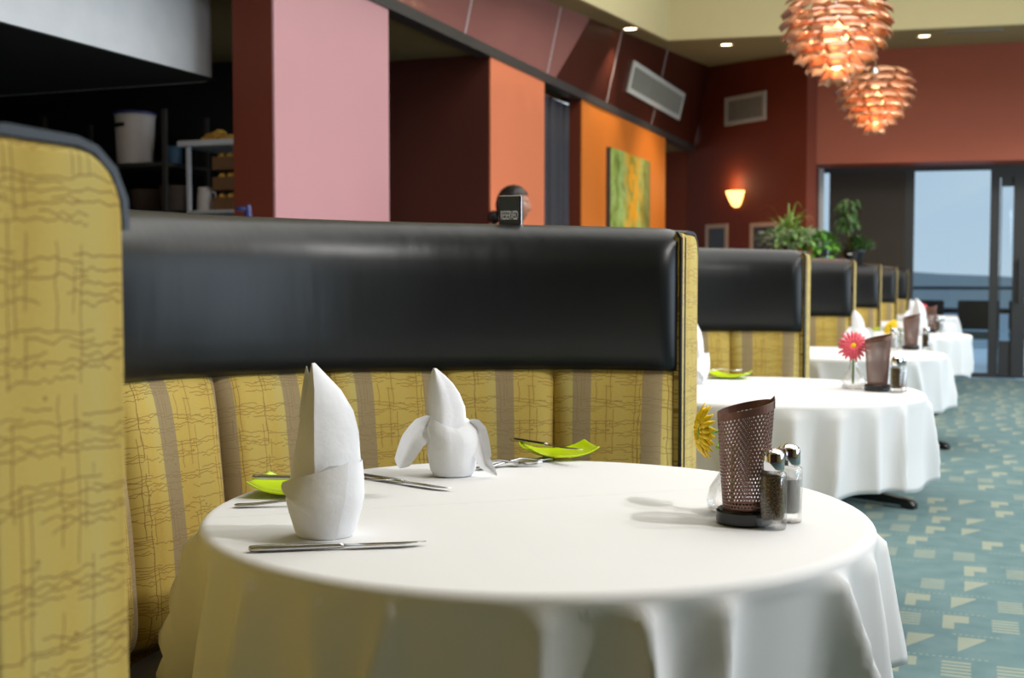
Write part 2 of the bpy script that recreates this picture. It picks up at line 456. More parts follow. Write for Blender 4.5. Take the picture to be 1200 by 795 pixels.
for y in ys[1:-1]:
    mb.quad(fas(y-.014, FZ, .0015), fas(y+.014, FZ, .0015), fas(y+.014, cz(y), .0015), fas(y-.014, cz(y), .0015))
struct(mb.build('trim_20', JOINT), 'pale joints between the fascia panels')
struct(MB().box(WALLX-.10, WALLX+.012, -3.2, 14.68, 2.70, 2.77).build('trim_21', DARKTRIM), 'dark metal edge along the fascia foot')
# angled far wall
a0, a1 = Vector((-1.70, 13.60, 0)), Vector((-3.30, 14.792, 0))
d = (a1-a0).normalized(); nn = Vector((-d.y, d.x, 0))
if nn.y < 0: nn = -nn
mb = MB()
q = [a0, a1, a1+nn*.15, a0+nn*.15]
mb.prism([(p.x, p.y) for p in q], lambda a, b, h: (a, b, h), 0, 3.85)
struct(mb.build('wall_far', MAROON), 'maroon angled wall')
struct(MB().box(-5.2, -3.30, 14.80, 14.95, 0, 2.74).build('wall_left', REDBR), 'rust brown wall deep in the last recess')
mb = MB(); mb.prism([(-1.702, 13.602), (-1.648, 14.36), (-1.9, 14.36), (-1.9, 13.9)], lambda a, b, h: (a, b, h), 0, 2.405)
struct(mb.build('wall_far', REDBR), 'narrow return beside the white window jamb')
ADIR, ANRM = -d, -nn      # along the wall to the right, and out into the room
# bulkhead over the far windows
def by(x): return 13.74+.14*(x+1.7)
mb = MB(); BL = -1.675
mb.prism([(BL, by(BL)), (5, by(5)), (5, by(5)+.6), (BL, by(BL)+.55)], lambda a, b, h: (a, b, h), 2.405, 3.95)
struct(mb.build('wall_far', RUST), 'rust red bulkhead above the windows')
# far window wall
def wy(x): return 14.40+.14*(x+1.6)
def wbar(mb, x0, x1, z0, z1, t0=-.03, t1=.05):
    mb.prism([(x0, wy(x0)+t0), (x1, wy(x1)+t0), (x1, wy(x1)+t1), (x0, wy(x0)+t1)], lambda a, b, h: (a, b, h), z0, z1)
mb = MB()
wbar(mb, -1.60, 5, 2.36, 2.60); wbar(mb, -1.60, .50, 0, .05)
wbar(mb, -.70, -.60, .05, 2.36); wbar(mb, .215, .315, .05, 2.36)
win = struct(mb.build('window_1', FRAME), 'far window with dark frames')
mb = MB(); wbar(mb, -1.645, -1.60, 0, 2.45, -.05, .02); struct(mb.build('trim_30', WHITEP), 'white jamb at the left of the far window')
mb = MB(); wbar(mb, -.60, .215, .05, 2.36, .005, .012); mb.build('pane', WGLASS, win)
mb = MB(); wbar(mb, -1.60, -.70, .05, 2.36, .005, .012); mb.build('pane', WGLASS, win)
mb = MB(); wbar(mb, -1.535, -.70, .03, 2.40, -.028, -.022)
wbar(mb, -1.535, -.70, 0.03, .06, -.034, -.016)
tag(mb.build('roller_blind', SHADE), 'brown roller blind drawn over the window behind the plants', 'blind')
mb = MB()
wbar(mb, .315, 1.35, 2.27, 2.36); wbar(mb, .325, .335, 0.02, 2.27, -.05, .05); wbar(mb, .46, .60, 0.02, 2.27, -.05, .05)
wbar(mb, .335, .46, 2.17, 2.27, -.02, .03)
wbar(mb, .335, .46, 0.02, .42, -.02, .03); wbar(mb, .335, 1.35, 0, .02); wbar(mb, 1.30, 1.40, 0, 2.36)
dr = struct(mb.build('door_1', FRAME), 'narrow dark framed glass door'); mb = MB(); wbar(mb, .335, .46, .42, 2.17, .0, .008); mb.build('pane', WGLASS, dr)
mb = MB(); wbar(mb, .60, 1.30, .02, 2.27, .0, .008); mb.build('pane', WGLASS, dr)
mb = MB(); mb.tube([(.53, wy(.53)-.10, .85), (.53, wy(.53)-.10, 1.35)], .014, 10)
for z in (.9, 1.3): mb.tube([(.53, wy(.53)-.10, z), (.53, wy(.53)-.045, z)], .009, 8)
mb.build('door_handle', FRAME, dr)
mb = MB(); wbar(mb, 1.40, 5, 0, 2.36); struct(mb.build('wall_far', RUST), 'wall right of the far door')

# outside
struct(MB().box(-8, 9, 14.9, 21, -.12, -.02).build('floor', TERR), 'pale blue terrace outside')
struct(MB().box(-400, 400, 60, 500, -8.2, -8).build('floor', LAKE), 'lake below the terrace')
mb = MB()
def hl(i, j):
    x = -300+i*12; t = j/12
    h = 24*(mnoise.noise(Vector((x*.011, 2.0, 0)))+.62)*math.sin(PI*min(1, t*1.0)*.5)
    return (x, 420+t*160, -8+max(0, h)*.75)
mb.grid(60, 13, hl); struct(mb.build('trim_40', HILL, smooth=True), 'hazy hills beyond the lake')
def chair_out(x, y, rz, label):
    t = thing('terrace_chair', label, 'chair', (x, y, -.02), rz, 'dark chairs on the terrace')
    MB().box(-.24, .24, -.24, .24, .42, .50).build('seat', OUTD, t, bevel=.02)
    MB().box(-.24, .24, .20, .26, .52, .88).build('backrest', OUTD, t, bevel=.02)
    for sx in (-.21, .21):
        MB().tube([(sx, -.21, 0), (sx, -.21, .43)], .018, 8).build('leg', OUTD, t)
        MB().tube([(sx, .23, 0), (sx, .23, .60)], .018, 8).build('leg', OUTD, t)
    return t
ch = None
for i, (x, y, rz, l) in enumerate([(-.50, 15.65, .1, 'dark terrace chair seen at the left edge of the clear pane, nearest the booths'),
                                   (.10, 15.60, -.08, 'dark terrace chair outside the clear pane, nearest the glass, behind the end of the tables'),
                                   (.72, 15.70, .06, 'dark terrace chair seen past the narrow glass door'),
                                   (1.36, 15.75, .12, 'dark terrace chair farthest right, outside beyond the door')]):
    ch = chair_out(x, y, rz, l) if ch is None else dup(ch, (x, y, -.02), rz, l)
t = thing('terrace_table', 'dark long terrace table standing behind the chairs outside the window', 'table', (.35, 16.9, -.02))
MB().box(-1.0, 1.0, -.4, .4, .70, .76).build('tabletop', OUTD, t, bevel=.01)
for sx in (-.9, .9):
    for sy in (-.33, .33): MB().box(sx-.03, sx+.03, sy-.03, sy+.03, 0, .71).build('leg', OUTD, t)
t = thing('terrace_railing', 'thin dark railing at the far edge of the terrace', 'railing', (0, 20.6, -.02))
MB().tube([(-7, 0, 1.0), (8, 0, 1.0)], .025, 8).build('handrail', OUTD, t)
pst = None
for x in range(-7, 9, 3): MB().tube([(x, 0, 0), (x, 0, 1.0)], .02, 8).build('post', OUTD, t)

# ------------------------------------------------------------------ booths
CXB, CYB, PITCH = -.615, 1.83, 2.19
def pol(th, r, z): return (-r*math.cos(th), r*math.sin(th), z)
def arc_sweep(mb, prof, t0, t1, n, rfn=None):
    """closed profile of (r,z) swept round the table; capped"""
    ln = [0]
    for a, b in zip(prof, prof[1:]): ln.append(ln[-1]+math.hypot(b[0]-a[0], b[1]-a[1]))
    def fn(i, j):
        th = t0+(t1-t0)*i/(n-1); r, z = prof[j]
        if rfn: r, z = rfn(th, r, z)
        return (*pol(th, r, z), th*.95, ln[j])
    m = len(prof); b = mb.grid(n, m, fn, cv=True)
    mb.f.append(tuple(b+j for j in range(m))); mb.f.append(tuple(b+(n-1)*m+j for j in range(m))[::-1])
def booth(label):
    t = thing('booth', label, 'booth', (CXB, CYB, 0), 0, 'curved dining booths in a row')
    T0, T1 = R(-62), R(90)
    def rise(th): return .020*(1-math.exp(-max(0, R(90)-th)/R(24)))
    def drop(th): return .017*max(0, min(1, (R(48)-th)/R(48)))
    # outer shell: fabric on the outside, rounded at the top
    prof = [(.885, .0), (.885, 1.205), (.90, 1.222), (1.0, 1.222), (1.025, 1.212), (1.042, 1.19), (1.048, 1.165)] + [(1.05, z) for z in (.9, .6, .3, .0)]
    mb = MB(); arc_sweep(mb, prof, T0, R(88.6), 60); mb.build('shell', FABP, t, 'auto')
    # aisle end: two upholstered bands with dark welts
    def endpanel(name, r0, r1, x0, x1, cr, mat):
        poly = [(r0, 0), (r1, 0)]
        for k in range(7):
            a = k/6*PI/2; poly.append((r1-cr+cr*math.cos(a), 1.226-cr+cr*math.sin(a)))
        poly.append((r0, 1.226))
        return MB().prism(poly, lambda a, b, h: (h, a, b), x0, x1).build(name, mat, t, bevel=.008, seg=3)
    endpanel('end_panel', .876, .904, -.02, .0, .004, FABP)
    endpanel('end_panel', .910, 1.052, -.02, .0, .05, FABP)
    for r in (.873, .907):
        MB().tube([(-.002, r, .0), (-.002, r, 1.215), (-.012, r, 1.228)], .0042, 8).build('piping', PIPING, t, True)
    # dark leather trim over the top edge
    pr = [(.90, 1.228), (.93, 1.234), (1.0, 1.233), (1.022, 1.228), (1.043, 1.213), (1.0555, 1.190), (1.057, 1.165), (1.050, 1.165), (1.048, 1.188), (1.037, 1.208), (1.018, 1.222), (1.0, 1.226), (.93, 1.226)]
    mb = MB(); arc_sweep(mb, pr, T0, R(90), 60, lambda th, r, z: (r, z+rise(th))); mb.build('top_trim', LEATHER, t, 'auto')
    # padded leather band
    prof = []
    z0, z1, rb, rf = .907, 1.237, .888, .835
    prof = [(rb, z0+.004), (.872, z0), (.853, z0+.004), (.842, z0+.016), (.836, z0+.04), (rf-.003, z0+.09), (rf-.004, z0+.15), (rf-.003, z0+.20)]
    for q in range(1, 9):
        aa = q/8*PI/2; prof.append((rf+.085-.087*math.cos(aa), z1-.115+.115*math.sin(aa)))
    prof += [(rf+.10, z1-.004), (rf+.10, z0+.15), (rb, z0+.1)]
    e0, e1 = T0, R(89.3)
    def rfn(th, r, z):
        s = min((th-e0), (e1-th))*.85/.045
        k = 1 if s >= 1 else math.sqrt(max(0, 1-(1-max(0, s))**2))
        zc = (z0+z1)/2
        r2 = rb-(rb-r)*(.25+.75*k) if r < rb and z < z1-.02 else r
        wob = .0025*mnoise.noise(Vector((th*7, z*5, 2.2)))
        zz = z-(1-k)*(.018 if z > zc else 0)*1.0
        return r2+wob, zz+(rise(th) if z > zc else drop(th) if z < z0+.08 else 0)
    n_ = 130
    mb = MB()
    angs = [T0+(e1-T0)*i/99 for i in range(100)]
    angs = [T0, T0+.004, T0+.012, T0+.03]+[T0+.06+(e1-.12-T0)*i/70 for i in range(71)]+[e1-.045, e1-.033, e1-.022, e1-.013, e1-.006, e1-.002, e1]
    m = len(prof)
    b = mb.grid(len(angs), m, lambda i, j: pol(angs[i], *rfn(angs[i], *prof[j])), cv=True)
    mb.f.append(tuple(b+j for j in range(m))); mb.f.append(tuple(b+(len(angs)-1)*m+j for j in range(m))[::-1])
    mb.build('leather_headrest', LEATHER, t, True)
    # back cushions, eight of 18 degrees
    for k in range(8):
        h0, h1 = R(88.4-18*(k+1))+.0015, R(88.4-18*k)-.0015
        nb, na = 26, 22
        uo = [.012, .095, .03, .115, .05, .022, .07, .1][k]
        def cf(i, j):
            a = i/(na-1); b_ = j/(nb-1)
            a = .5-.5*math.cos(PI*a); b2 = .5-.5*math.cos(PI*b_)
            ea = (1-abs(2*a-1)**7)**.5; eb = (1-abs(2*b2-1)**9)**.5
            z = .41+(.922-.41)*b2
            D = .098-.06*b2+.010*math.sin(PI*b2)
            r = .893-D*(.12+.88*ea*eb)
            th = h0+(h1-h0)*a
            wv = .0015*mnoise.noise(Vector((th*9+k, z*9, 0)))
            return (*pol(th, r+wv, z-.010*(1-ea)*(b2 > .5)+drop(th)*b2), uo+(h1-h0)*.83*(1-a), z*1.02)
        mb = MB(); mb.grid(na, nb, cf); mb.build('back_cushion', FAB, t, True, solid=.006, off=1)
    # seat and plinth
    prof = [(.45, .345), (.438, .37), (.44, .405), (.455, .425), (.50, .436), (.78, .43), (.80, .41), (.80, .345)]
    mb = MB(); arc_sweep(mb, prof, R(-58), R(86), 40); mb.build('seat', LEATHER, t, 'auto')
    prof = [(.62, 0), (.60, .03), (.60, .343), (.882, .343), (.882, 0)]
    mb = MB(); arc_sweep(mb, prof, R(-60), R(88), 40); mb.build('plinth', BLACKP, t, 'auto')
    return t
blab = ['tall gold patterned booth filling the left edge, seen from its upholstered end',
        'large curved booth behind the nearest white table, black leather over striped gold cushions',
        'second black and gold booth, behind the table with the pink gerbera and one napkin',
        'black and gold booth with plants showing above its back, third along past the nearest one',
        'booth with black leather back just right of the potted plants',
        'narrow sliver of a black and gold booth, second from the far end of the row',
        'farthest booth of the row, beside the blue window']
b1 = booth(blab[1])
YB = [-.286, CYB, 4.05, 6.20, 8.40, 10.59, 12.78]
for k in (0, 2, 3, 4, 5, 6): dup(b1, (CXB, YB[k], 0), 0, blab[k]).scale = (1, 1, .994 if k == 0 else 1)

# ------------------------------------------------------------------ tables and cloths
def table(loc, label):
    t = thing('dining_table', label, 'table', loc, 0, 'round tables under white cloths')
    MB().lathe([(0, .715), (.515, .715), (.525, .72), (.525, .738), (.52, .743), (0, .743)], 64).build('tabletop', TABW, t, 'auto')
    ped = MB().lathe([(.0, .05), (.06, .05), (.045, .09), (.038, .12), (.038, .68), (.06, .70), (.16, .714), (0, .714)], 24).build('pedestal', BLACKP, t, True)
    for k in range(4):
        a = R(-24)+k*PI/2; c, s = math.cos(a), math.sin(a)
        mb = MB()
        secs = [(.03, .034, .02, .085), (.2, .03, .018, .07), (.36, .028, .016, .05), (.41, .030, .0, .042), (.435, .022, .0, .028)]
        def ff(i, j):
            r, w, zb, zt = secs[i]; y, z = [(-w, zb), (w, zb), (w, zt-.006), (w-.008, zt), (-w+.008, zt), (-w, zt-.006)][j]
            return (r*c-y*s, r*s+y*c, z)
        b = mb.grid(5, 6, ff, cv=True); mb.f.append(tuple(b+j for j in range(6))); mb.f.append(tuple(b+24+j for j in range(6))[::-1])
        mb.build('foot', BLACKP, ped, 'auto')
    return t
def cloth(loc, seed, label, rot=0.0, a=.79, wide=0.0, fold_amp=.055):
    rnd = random.Random(seed)
    RT = .531; NA, ring = 360, []
    ridges = []
    x = rnd.random()*.3
    while x < 2*PI-.12:
        ridges.append((x, .35+.9*rnd.random(), .034+.045*rnd.random(), (rnd.random()-.5)*.22)); x += .19+.20*rnd.random()
    def fold(ph, t):
        s = 0
        for c, am, w, lean in ridges:
            d_ = (ph-c-lean*t+PI) % (2*PI)-PI
            if abs(d_) < 5*w: s = max(s, am*math.exp(-(abs(d_)/w)**1.35))
        return s-.33
    mb = MB()
    rr = [.03, .1, .2, .3, .38, .45, .49, .512]
    rows = [('top', r) for r in rr] + [('edge', k/5) for k in range(6)] + [('drop', k/16) for k in range(1, 17)]
    def fn(i, j):
        ph = 2*PI*i/NA; kind, p = rows[j]
        half = a+wide*max(0, -math.cos(ph+.35))+.012*math.sin(3*ph+seed)+.008*math.sin(7*ph+2*seed)
        L = half-RT-.006
        if kind == 'top': r, z = max(p, .0005), .7490
        elif kind == 'edge':
            an = p*PI/2; r, z = RT-.016+.016*math.sin(an), .7490-.016+.016*math.cos(an)
        else:
            t = p; ft = fold(ph, t)
            amp = fold_amp*min(1, .16+(t*L)/.22)**.8*min(1, t*L/.010)
            r = RT+.003+.035*t*L+amp*ft
            z = .733-t*L*(.985)-.006*mnoise.noise(Vector((ph*3, t*2, seed)))*t
        x, y = r*math.cos(ph+rot), r*math.sin(ph+rot)
        return (x, y, z, x, y)
    mb.grid(NA, len(rows), fn, cu=True)
    mb.f.append(tuple(i*len(rows) for i in range(NA))[::-1])
    o = mb.build('tablecloth', LINEN, None, True, solid=.0012)
    o.location = loc
    return tag(o, label, 'tablecloth', 'white tablecloths on the round tables')
TC = [(-.65, 1.81), (-.65, 4.07), (-.62, 6.27), (-.50, 8.5), (-.62, 10.6), (-.62, 12.75)]
tl = ['nearest round table, inside the big front booth', 'round table in the second booth, under the pink gerbera and bronze caddy',
      'round table third from the front, its black foot showing on the carpet', 'round table fourth from the front, sticking out furthest into the aisle',
      'round table fifth from the front, mostly hidden behind the fourth', 'farthest round table, close to the blue window']
cl = ['large white tablecloth in the foreground with two standing napkins on it', 'white tablecloth of the second table, with pink gerbera and shakers near its edge',
      'white tablecloth of the third table, below the yellow flower further back', 'white tablecloth of the fourth table, its hem furthest right above the carpet',
      'white tablecloth just behind the fourth table, only its top and edge showing', 'most distant white tablecloth, before the dark glass']
t1 = table((*TC[0], 0), tl[0])
for k in range(1, 6): dup(t1, (*TC[k], 0), 0, tl[k])
for k in range(6): cloth((*TC[k], 0), 11+k*3, cl[k], 0, (.755, .81, .80, .79, .79, .79)[k], (.075, .0, .0, 0, 0, 0)[k], .075 if k == 0 else .055)
TZ = .7497

# ------------------------------------------------------------------ table ware
def loft(mb, secs, n):
    """secs: list of closed loops (lists of n points)"""
    b = mb.grid(len(secs), n, lambda i, j: secs[i][j], cv=True)
    mb.f.append(tuple(b+j for j in range(n))[::-1]); mb.f.append(tuple(b+(len(secs)-1)*n+j for j in range(n)))
def bez(a, m, b, k, n):
    t = k/n; return tuple((1-t)**2*x+2*t*(1-t)*y+t*t*z for x, y, z in zip(a, m, b))
def napkin_tall(loc, rz, label, group):
    # tall pointed fold rising out of a wrapped collar
    rows = [(.004, -.036, .036, .034, 0), (.05, -.051, .049, .046, -.004), (.08, -.0515, .050, .047, -.006), (.11, -.046, .0515, .045, -.007), (.15, -.039, .049, .040, -.008), (.18, -.033, .0415, .033, -.009),
            (.21, -.027, .024, .023, -.010), (.232, -.022, .004, .013, -.013), (.249, -.0185, -.0135, .004, -.016)]
    mb = MB(); secs = []
    for z, xl, xr, dp, xc in rows:
        k = z/.25
        L, Fp, Rp, Bp = (xl, .004, z), (xc, -dp*(1.05 if z > .1 else 1), z), (xr, .004, z), ((xl+xr)/2, dp*.9, z)
        loop = []
        fl = .18 if z > .09 else .55
        for A, B, bl in ((L, Fp, fl), (Fp, Rp, fl+.35), (Rp, Bp, .7), (Bp, L, .7)):
            mid = ((A[0]+B[0])/2, (A[1]+B[1])/2, z); cen = ((xl+xr)/2, 0, z)
            m = tuple(mid[i]+(mid[i]-cen[i])*bl for i in range(3))
            loop += [bez(A, m, B, q, 6) for q in range(6)]
        secs.append([(x, y, zz+.002*mnoise.noise(Vector((x*60, y*60, zz*40)))) for x, y, zz in loop])
    loft(mb, secs, 24)
    # second thin tip beside the first
    loft(mb, [[(-.026+.012*w*math.cos(a)+s*.0, .006+.010*w*math.sin(a), z) for a in [2*PI*q/8 for q in range(8)]] for z, w, s in ((.17, 1.0, 0), (.21, .6, 0), (.232, .3, 0), (.245, .06, 0))], 8)
    # wrapped collar: open sheet, lower on the left, with the hem of the wrap crossing in front
    NP = 48
    def rad(z): return .040+.0165*min(1, (z/.055))**.7-.002*max(0, (z-.07)/.05)
    def colr(i, j):
        ph = 2*PI*i/NP; cx_ = math.cos(ph)
        h = .108 if cx_ > .25 else .108-.036*min(1, (.25-cx_)/1.15)
        if math.sin(ph) > .3: h = max(h, .085)
        z = h*j/10; r = rad(z)+.0015*mnoise.noise(Vector((math.cos(ph)*3, math.sin(ph)*3, z*30)))
        return (r*math.cos(ph), r*.93*math.sin(ph), z)
    mb.grid(NP, 11, colr, cu=True)
    # front flap, a pointed triangle laid over the collar
    def flap(i, j):
        a, b = i/12, j/10
        p0, p1, p2 = (R(192), .078), (R(312), .112), (R(293), -.001)
        e0 = (p0[0]+(p1[0]-p0[0])*a, p0[1]+(p1[1]-p0[1])*a)
        ph = e0[0]+(p2[0]-e0[0])*b; z = e0[1]+(p2[1]-e0[1])*b+.016*math.sin(PI*b)*(1-a)
        r = rad(max(z, 0))+.0045+.005*b*(1-b)*4+.007*(b**4)+.004*(1-a)**2*math.sin(PI*min(1, b*1.02))
        return (r*math.cos(ph), r*.95*math.sin(ph), max(.0006, z))
    mb.grid(13, 11, flap)
    o = mb.build('folded_napkin', NAPKIN, None, 'auto', ang=50)
    o.location = loc; o.rotation_euler = (0, 0, rz)
    return tag(o, label, 'napkin', group)
def napkin_lily(loc, rz, label, group):
    mb = MB()
    rows = [(.0015, .036, 0), (.012, .042, 0), (.04, .048, 0), (.07, .049, 0), (.088, .046, -.002), (.10, .036, -.006), (.095, .02, -.006)]
    secs = []
    for z, r, xo in rows:
        secs.append([(xo+r*(1+.05*math.cos(3*a+1)-.05*math.exp(-((math.sin((a-4.3)/2))/.06)**2)-.04*math.exp(-((math.sin((a-5.3)/2))/.05)**2))*math.cos(a), r*.92*(1-.06*math.exp(-((math.sin((a-4.9)/2))/.08)**2))*math.sin(a), z+.008*math.sin(2*a+.6)*(z > .05)) for a in [2*PI*q/32 for q in range(32)]])
    loft(mb, secs, 32)
    # tall rolled leaf
    rows = [(.07, -.046, .028, .022), (.10, -.047, .027, .021), (.13, -.048, .024, .019), (.155, -.047, .014, .015), (.175, -.0455, .001, .011), (.19, -.042, -.014, .007), (.203, -.036, -.030, .002)]
    secs = []
    for z, xl, xr, dp in rows:
        loop = []
        c = (xl+xr)/2; w = (xr-xl)/2
        for q in range(24):
            a = 2*PI*q/24; fold_ = .006*math.exp(-((math.cos(a)+.1)/.25)**2)*(math.sin(a) < 0)
            loop.append((c+w*math.cos(a), dp*math.sin(a)*(1-.35*math.cos(a))-fold_, z))
        secs.append(loop)
    loft(mb, secs, 24)
    # two drooping side leaves
    for path, wd in (([(-.030, -.004, .098), (-.050, -.016, .096), (-.072, -.024, .070), (-.092, -.028, .030), (-.098, -.029, .018)], .024),
                     ([(.030, -.004, .100), (.046, -.010, .090), (.053, -.018, .060), (.062, -.024, .028), (.084, -.026, .004)], .020)):
        def lf(i, j):
            k = i/16*(len(path)-1); q = min(int(k), len(path)-2); f = k-q
            p = Vector(path[q]).lerp(Vector(path[q+1]), f); dd = (Vector(path[q+1])-Vector(path[q])).normalized()
            side = Vector((0, 1, 0)).cross(dd).normalized()
            w = wd*(max(0.02, math.sin(PI*min(1, .12+.88*(i/16)**.9)))**.7); s = (j/8-.5)*2
            v = p+side*s*w*.95+Vector((0, -1, 0))*((abs(s)-.4)*w*.55)
            return (v.x, v.y, max(v.z, .001))
        mb.grid(17, 9, lf)
    o = mb.build('folded_napkin', NAPKIN, None, 'auto', ang=60)
    o.location = loc; o.rotation_euler = (0, 0, rz)
    return tag(o, label, 'napkin', group)
GN = 'folded white napkins standing on the tables'
k1 = napkin_tall((-.866, 1.508, TZ), YAW, 'tall pointed white napkin standing at the front left of the nearest table', GN)
k2 = napkin_lily((-.906, 2.057, TZ), YAW, 'white napkin folded like a lily with drooping leaves, towards the back of nearest table', GN)
def cp(o, loc, rz, label):
    c = o.copy(); COL.objects.link(c); c.location = loc; c.rotation_euler = (0, 0, rz); c['label'] = label; return c
cp(k1, (-.915, 4.20, TZ), YAW+.5, 'white napkin half hidden behind the big booth end, on second table')
cp(k2, (-.55, 6.76, TZ), YAW, 'white napkin on the third table, left of the yellow flower')
cp(k1, (-.82, 8.55, TZ), YAW+.4, 'white napkin on the fourth table, left of the bronze caddy')
cp(k1, (-.30, 8.20, TZ), YAW, 'pointed white napkin at the aisle side of the fourth table')
cp(k2, (-.42, 10.55, TZ), YAW, 'white napkin standing on the fifth table beyond the pink flower')

def plate(loc, rz, label, sx=.078, sy=.062):
    mb = MB(); NX, NY = 19, 15
    def pf(i, j):
        a, b = i/(NX-1)*2-1, j/(NY-1)*2-1
        z = .0045+.019*abs(a)**2.6+.006*abs(b)**3
        k = 1-.10*(a*a*b*b)
        return (a*sx*(1-.06*b*b)*1.0, b*sy*(1-.05*a*a), z)
    mb.grid(NX, NY, pf)
    o = mb.build('side_plate', LIME, None, True, solid=.004, off=0, sub=1); o.location = loc; o.rotation_euler = (0, 0, rz)
    return tag(o, label, 'plate', 'lime green side plates')
def knife(loc, rz, label, tilt=0.0, roll=0.0):
    t = thing('table_knife', label, 'knife', loc, rz, 'steel table knives')
    if tilt: t.rotation_euler = (roll, -tilt, rz)
    def ell(x, w, h, zc=.005, yo=0): return [(x, yo+w*math.cos(a), zc+h*math.sin(a)) for a in [2*PI*q/12 for q in range(12)]]
    mb = MB(); loft(mb, [ell(-.118, .003, .0025), ell(-.115, .0062, .0042), ell(-.10, .0072, .0046), ell(-.05, .0068, .0044), ell(-.01, .0058, .0042), ell(.004, .0048, .004), ell(.010, .0050, .003)], 12)
    mb.build('handle', CUTL, t, True)
    mb = MB(); loft(mb, [ell(.009, .0048, .0024), ell(.018, .0075, .0013), ell(.05, .0090, .0011), ell(.09, .0088, .0009), ell(.11, .0062, .0008, .005, .003), ell(.124, .0012, .0005, .005, .0065)], 12)
    mb.build('blade', CUTL, t, True)
    return t
def fork(loc, rz, label, tilt=0.0):
    t = thing('table_fork', label, 'fork', loc, rz, 'steel table forks')
    if tilt: t.rotation_euler = (0, -tilt, rz)
    def ell(x, w, h, zc): return [(x, w*math.cos(a), zc+h*math.sin(a)) for a in [2*PI*q/12 for q in range(12)]]
    mb = MB(); loft(mb, [ell(-.10, .003, .0015, .004), ell(-.096, .0085, .002, .004), ell(-.07, .0078, .0022, .0045), ell(-.02, .0042, .0022, .009), ell(.01, .0036, .0022, .012), ell(.024, .0075, .0018, .011), ell(.04, .0118, .0015, .008), ell(.052, .0122, .0013, .006)], 12)
    mb.build('handle', CUTL, t, True)
    mb = MB()
    for q in range(4):
        y = -.0099+q*.0066
        mb.tube([(.050, y, .0062), (.066, y, .0046), (.082, y*.98, .0054), (.097, y*.95, .0095)], [.0021, .0019, .0016, .0008], 8)
    mb.build('tines', CUTL, t, True)
    return t
plate((-1.078, 1.785, TZ), R(12.5), 'lime green side plate tucked behind the tall front napkin')
p2 = plate((-.792, 2.345, TZ), R(33), 'lime green side plate at the back edge of the nearest table')
knife((-.805, 1.432, TZ), math.atan2(.127, .218), 'steel knife lying in front of the tall napkin')
knife((-.957, 1.935, TZ), math.atan2(-.068, .20), 'steel knife pointing at the lily napkin, right of the tall napkin')
knife((-1.025, 1.775, TZ+.026), R(24), 'small knife resting across the green plate behind the tall napkin', -.03)
knife((-.812, 2.31, TZ+.026), R(-35), 'knife resting across the green plate at the back edge', .02)
fork((-1.02, 1.685, TZ), R(28), 'steel fork half hidden behind the tall napkin')
fork((-.838, 2.215, TZ), R(62), 'steel fork leaning in front of the green plate at the back edge')
fork((-.872, 2.183, TZ), R(24), 'steel fork between the lily napkin and the green plate')

def caddy(loc, rz, label):
    t = thing('bronze_cone_holder', label, 'candle holder', loc, rz, 'bronze perforated cone holders on the tables')
    MB().lathe([(0, 0), (.040, 0), (.0425, .003), (.0425, .019), (.040, .022), (0, .022)], 40).build('base', BLACKP, t, 'auto')
    mb = MB()
    NA, NZ = 40, 27
    H0, H1 = .020, .178
    def rz_(z): return .0325+.0105*((z-H0)/(H1-H0))**.9
    def P(a, f):
        ph = a*2*PI/NA
        top = H1+.010*math.cos(ph)        # slanted rim, higher at the right
        z = H0+(top-H0)*f
        r = rz_(min(z, H1))
        return (r*math.cos(ph), r*math.sin(ph), z)
    # perforated sheet: real round holes, staggered
    K = 6
    for j in range(NZ):
        for i in range(NA):
            st = .5*(j % 2); ca, cf = i+.5+st, (j+.5)/NZ*.93+.005
            hole = j >= 1
            cor4 = [(i+st, j/NZ*.93), (i+1+st, j/NZ*.93), (i+1+st, (j+1)/NZ*.93), (i+st, (j+1)/NZ*.93)]
            b = len(mb.v)
            if not hole:
                for a, f in cor4: mb.vert(P(a, f))
                mb.f.append((b, b+1, b+2, b+3)); continue
            outer = []
            for q in range(8):
                an = q*PI/4-3*PI/4
                cxs, sns = math.cos(an), math.sin(an); m = max(abs(cxs), abs(sns))
                outer.append((ca+.5*cxs/m, (j+.5)/NZ*.93+.5/NZ*.93*sns/m))
            inner = [(ca+.38*math.cos(q*PI/4-3*PI/4), (j+.5)/NZ*.93+.40/NZ*.93*math.sin(q*PI/4-3*PI/4)) for q in range(8)]
            for a, f in outer+inner: mb.vert(P(a, f))
            for q in range(8): mb.f.append((b+q, b+(q+1) % 8, b+8+(q+1) % 8, b+8+q))
    # plain band at the rim, with the lapped seam tip
    mb.grid(NA+1, 2, lambda i, j: P(i, .93+.07*j))
    cone = mb.build('perforated_cone', BRONZE, t, False, solid=.0008)
    mb = MB()
    for k in range(2): pass
    mb.grid(5, 3, lambda i, j: (lambda q: (q[0]*1.03, q[1]*1.03, q[2]+(.006*(j/2))*(1-abs(i-2)/2)))(P(-2+i, .93+.07*j/2)))
    mb.build('seam_tab', BRONZE, cone, True, solid=.001)
    return t
CX0 = (-.313, 1.812)
c1 = caddy((*CX0, TZ), YAW, 'bronze perforated cone on the nearest table, beside the shakers')
c2 = dup(c1, (-.278, 4.135, TZ), YAW, 'bronze cone beside the pink gerbera on the second table')
c3 = dup(c1, (-.279, 6.63, TZ), YAW, 'bronze cone on the third table, right of the yellow flower')
c4 = dup(c1, (-.245, 8.80, TZ), YAW, 'most distant bronze cone, right of the far pink flower')
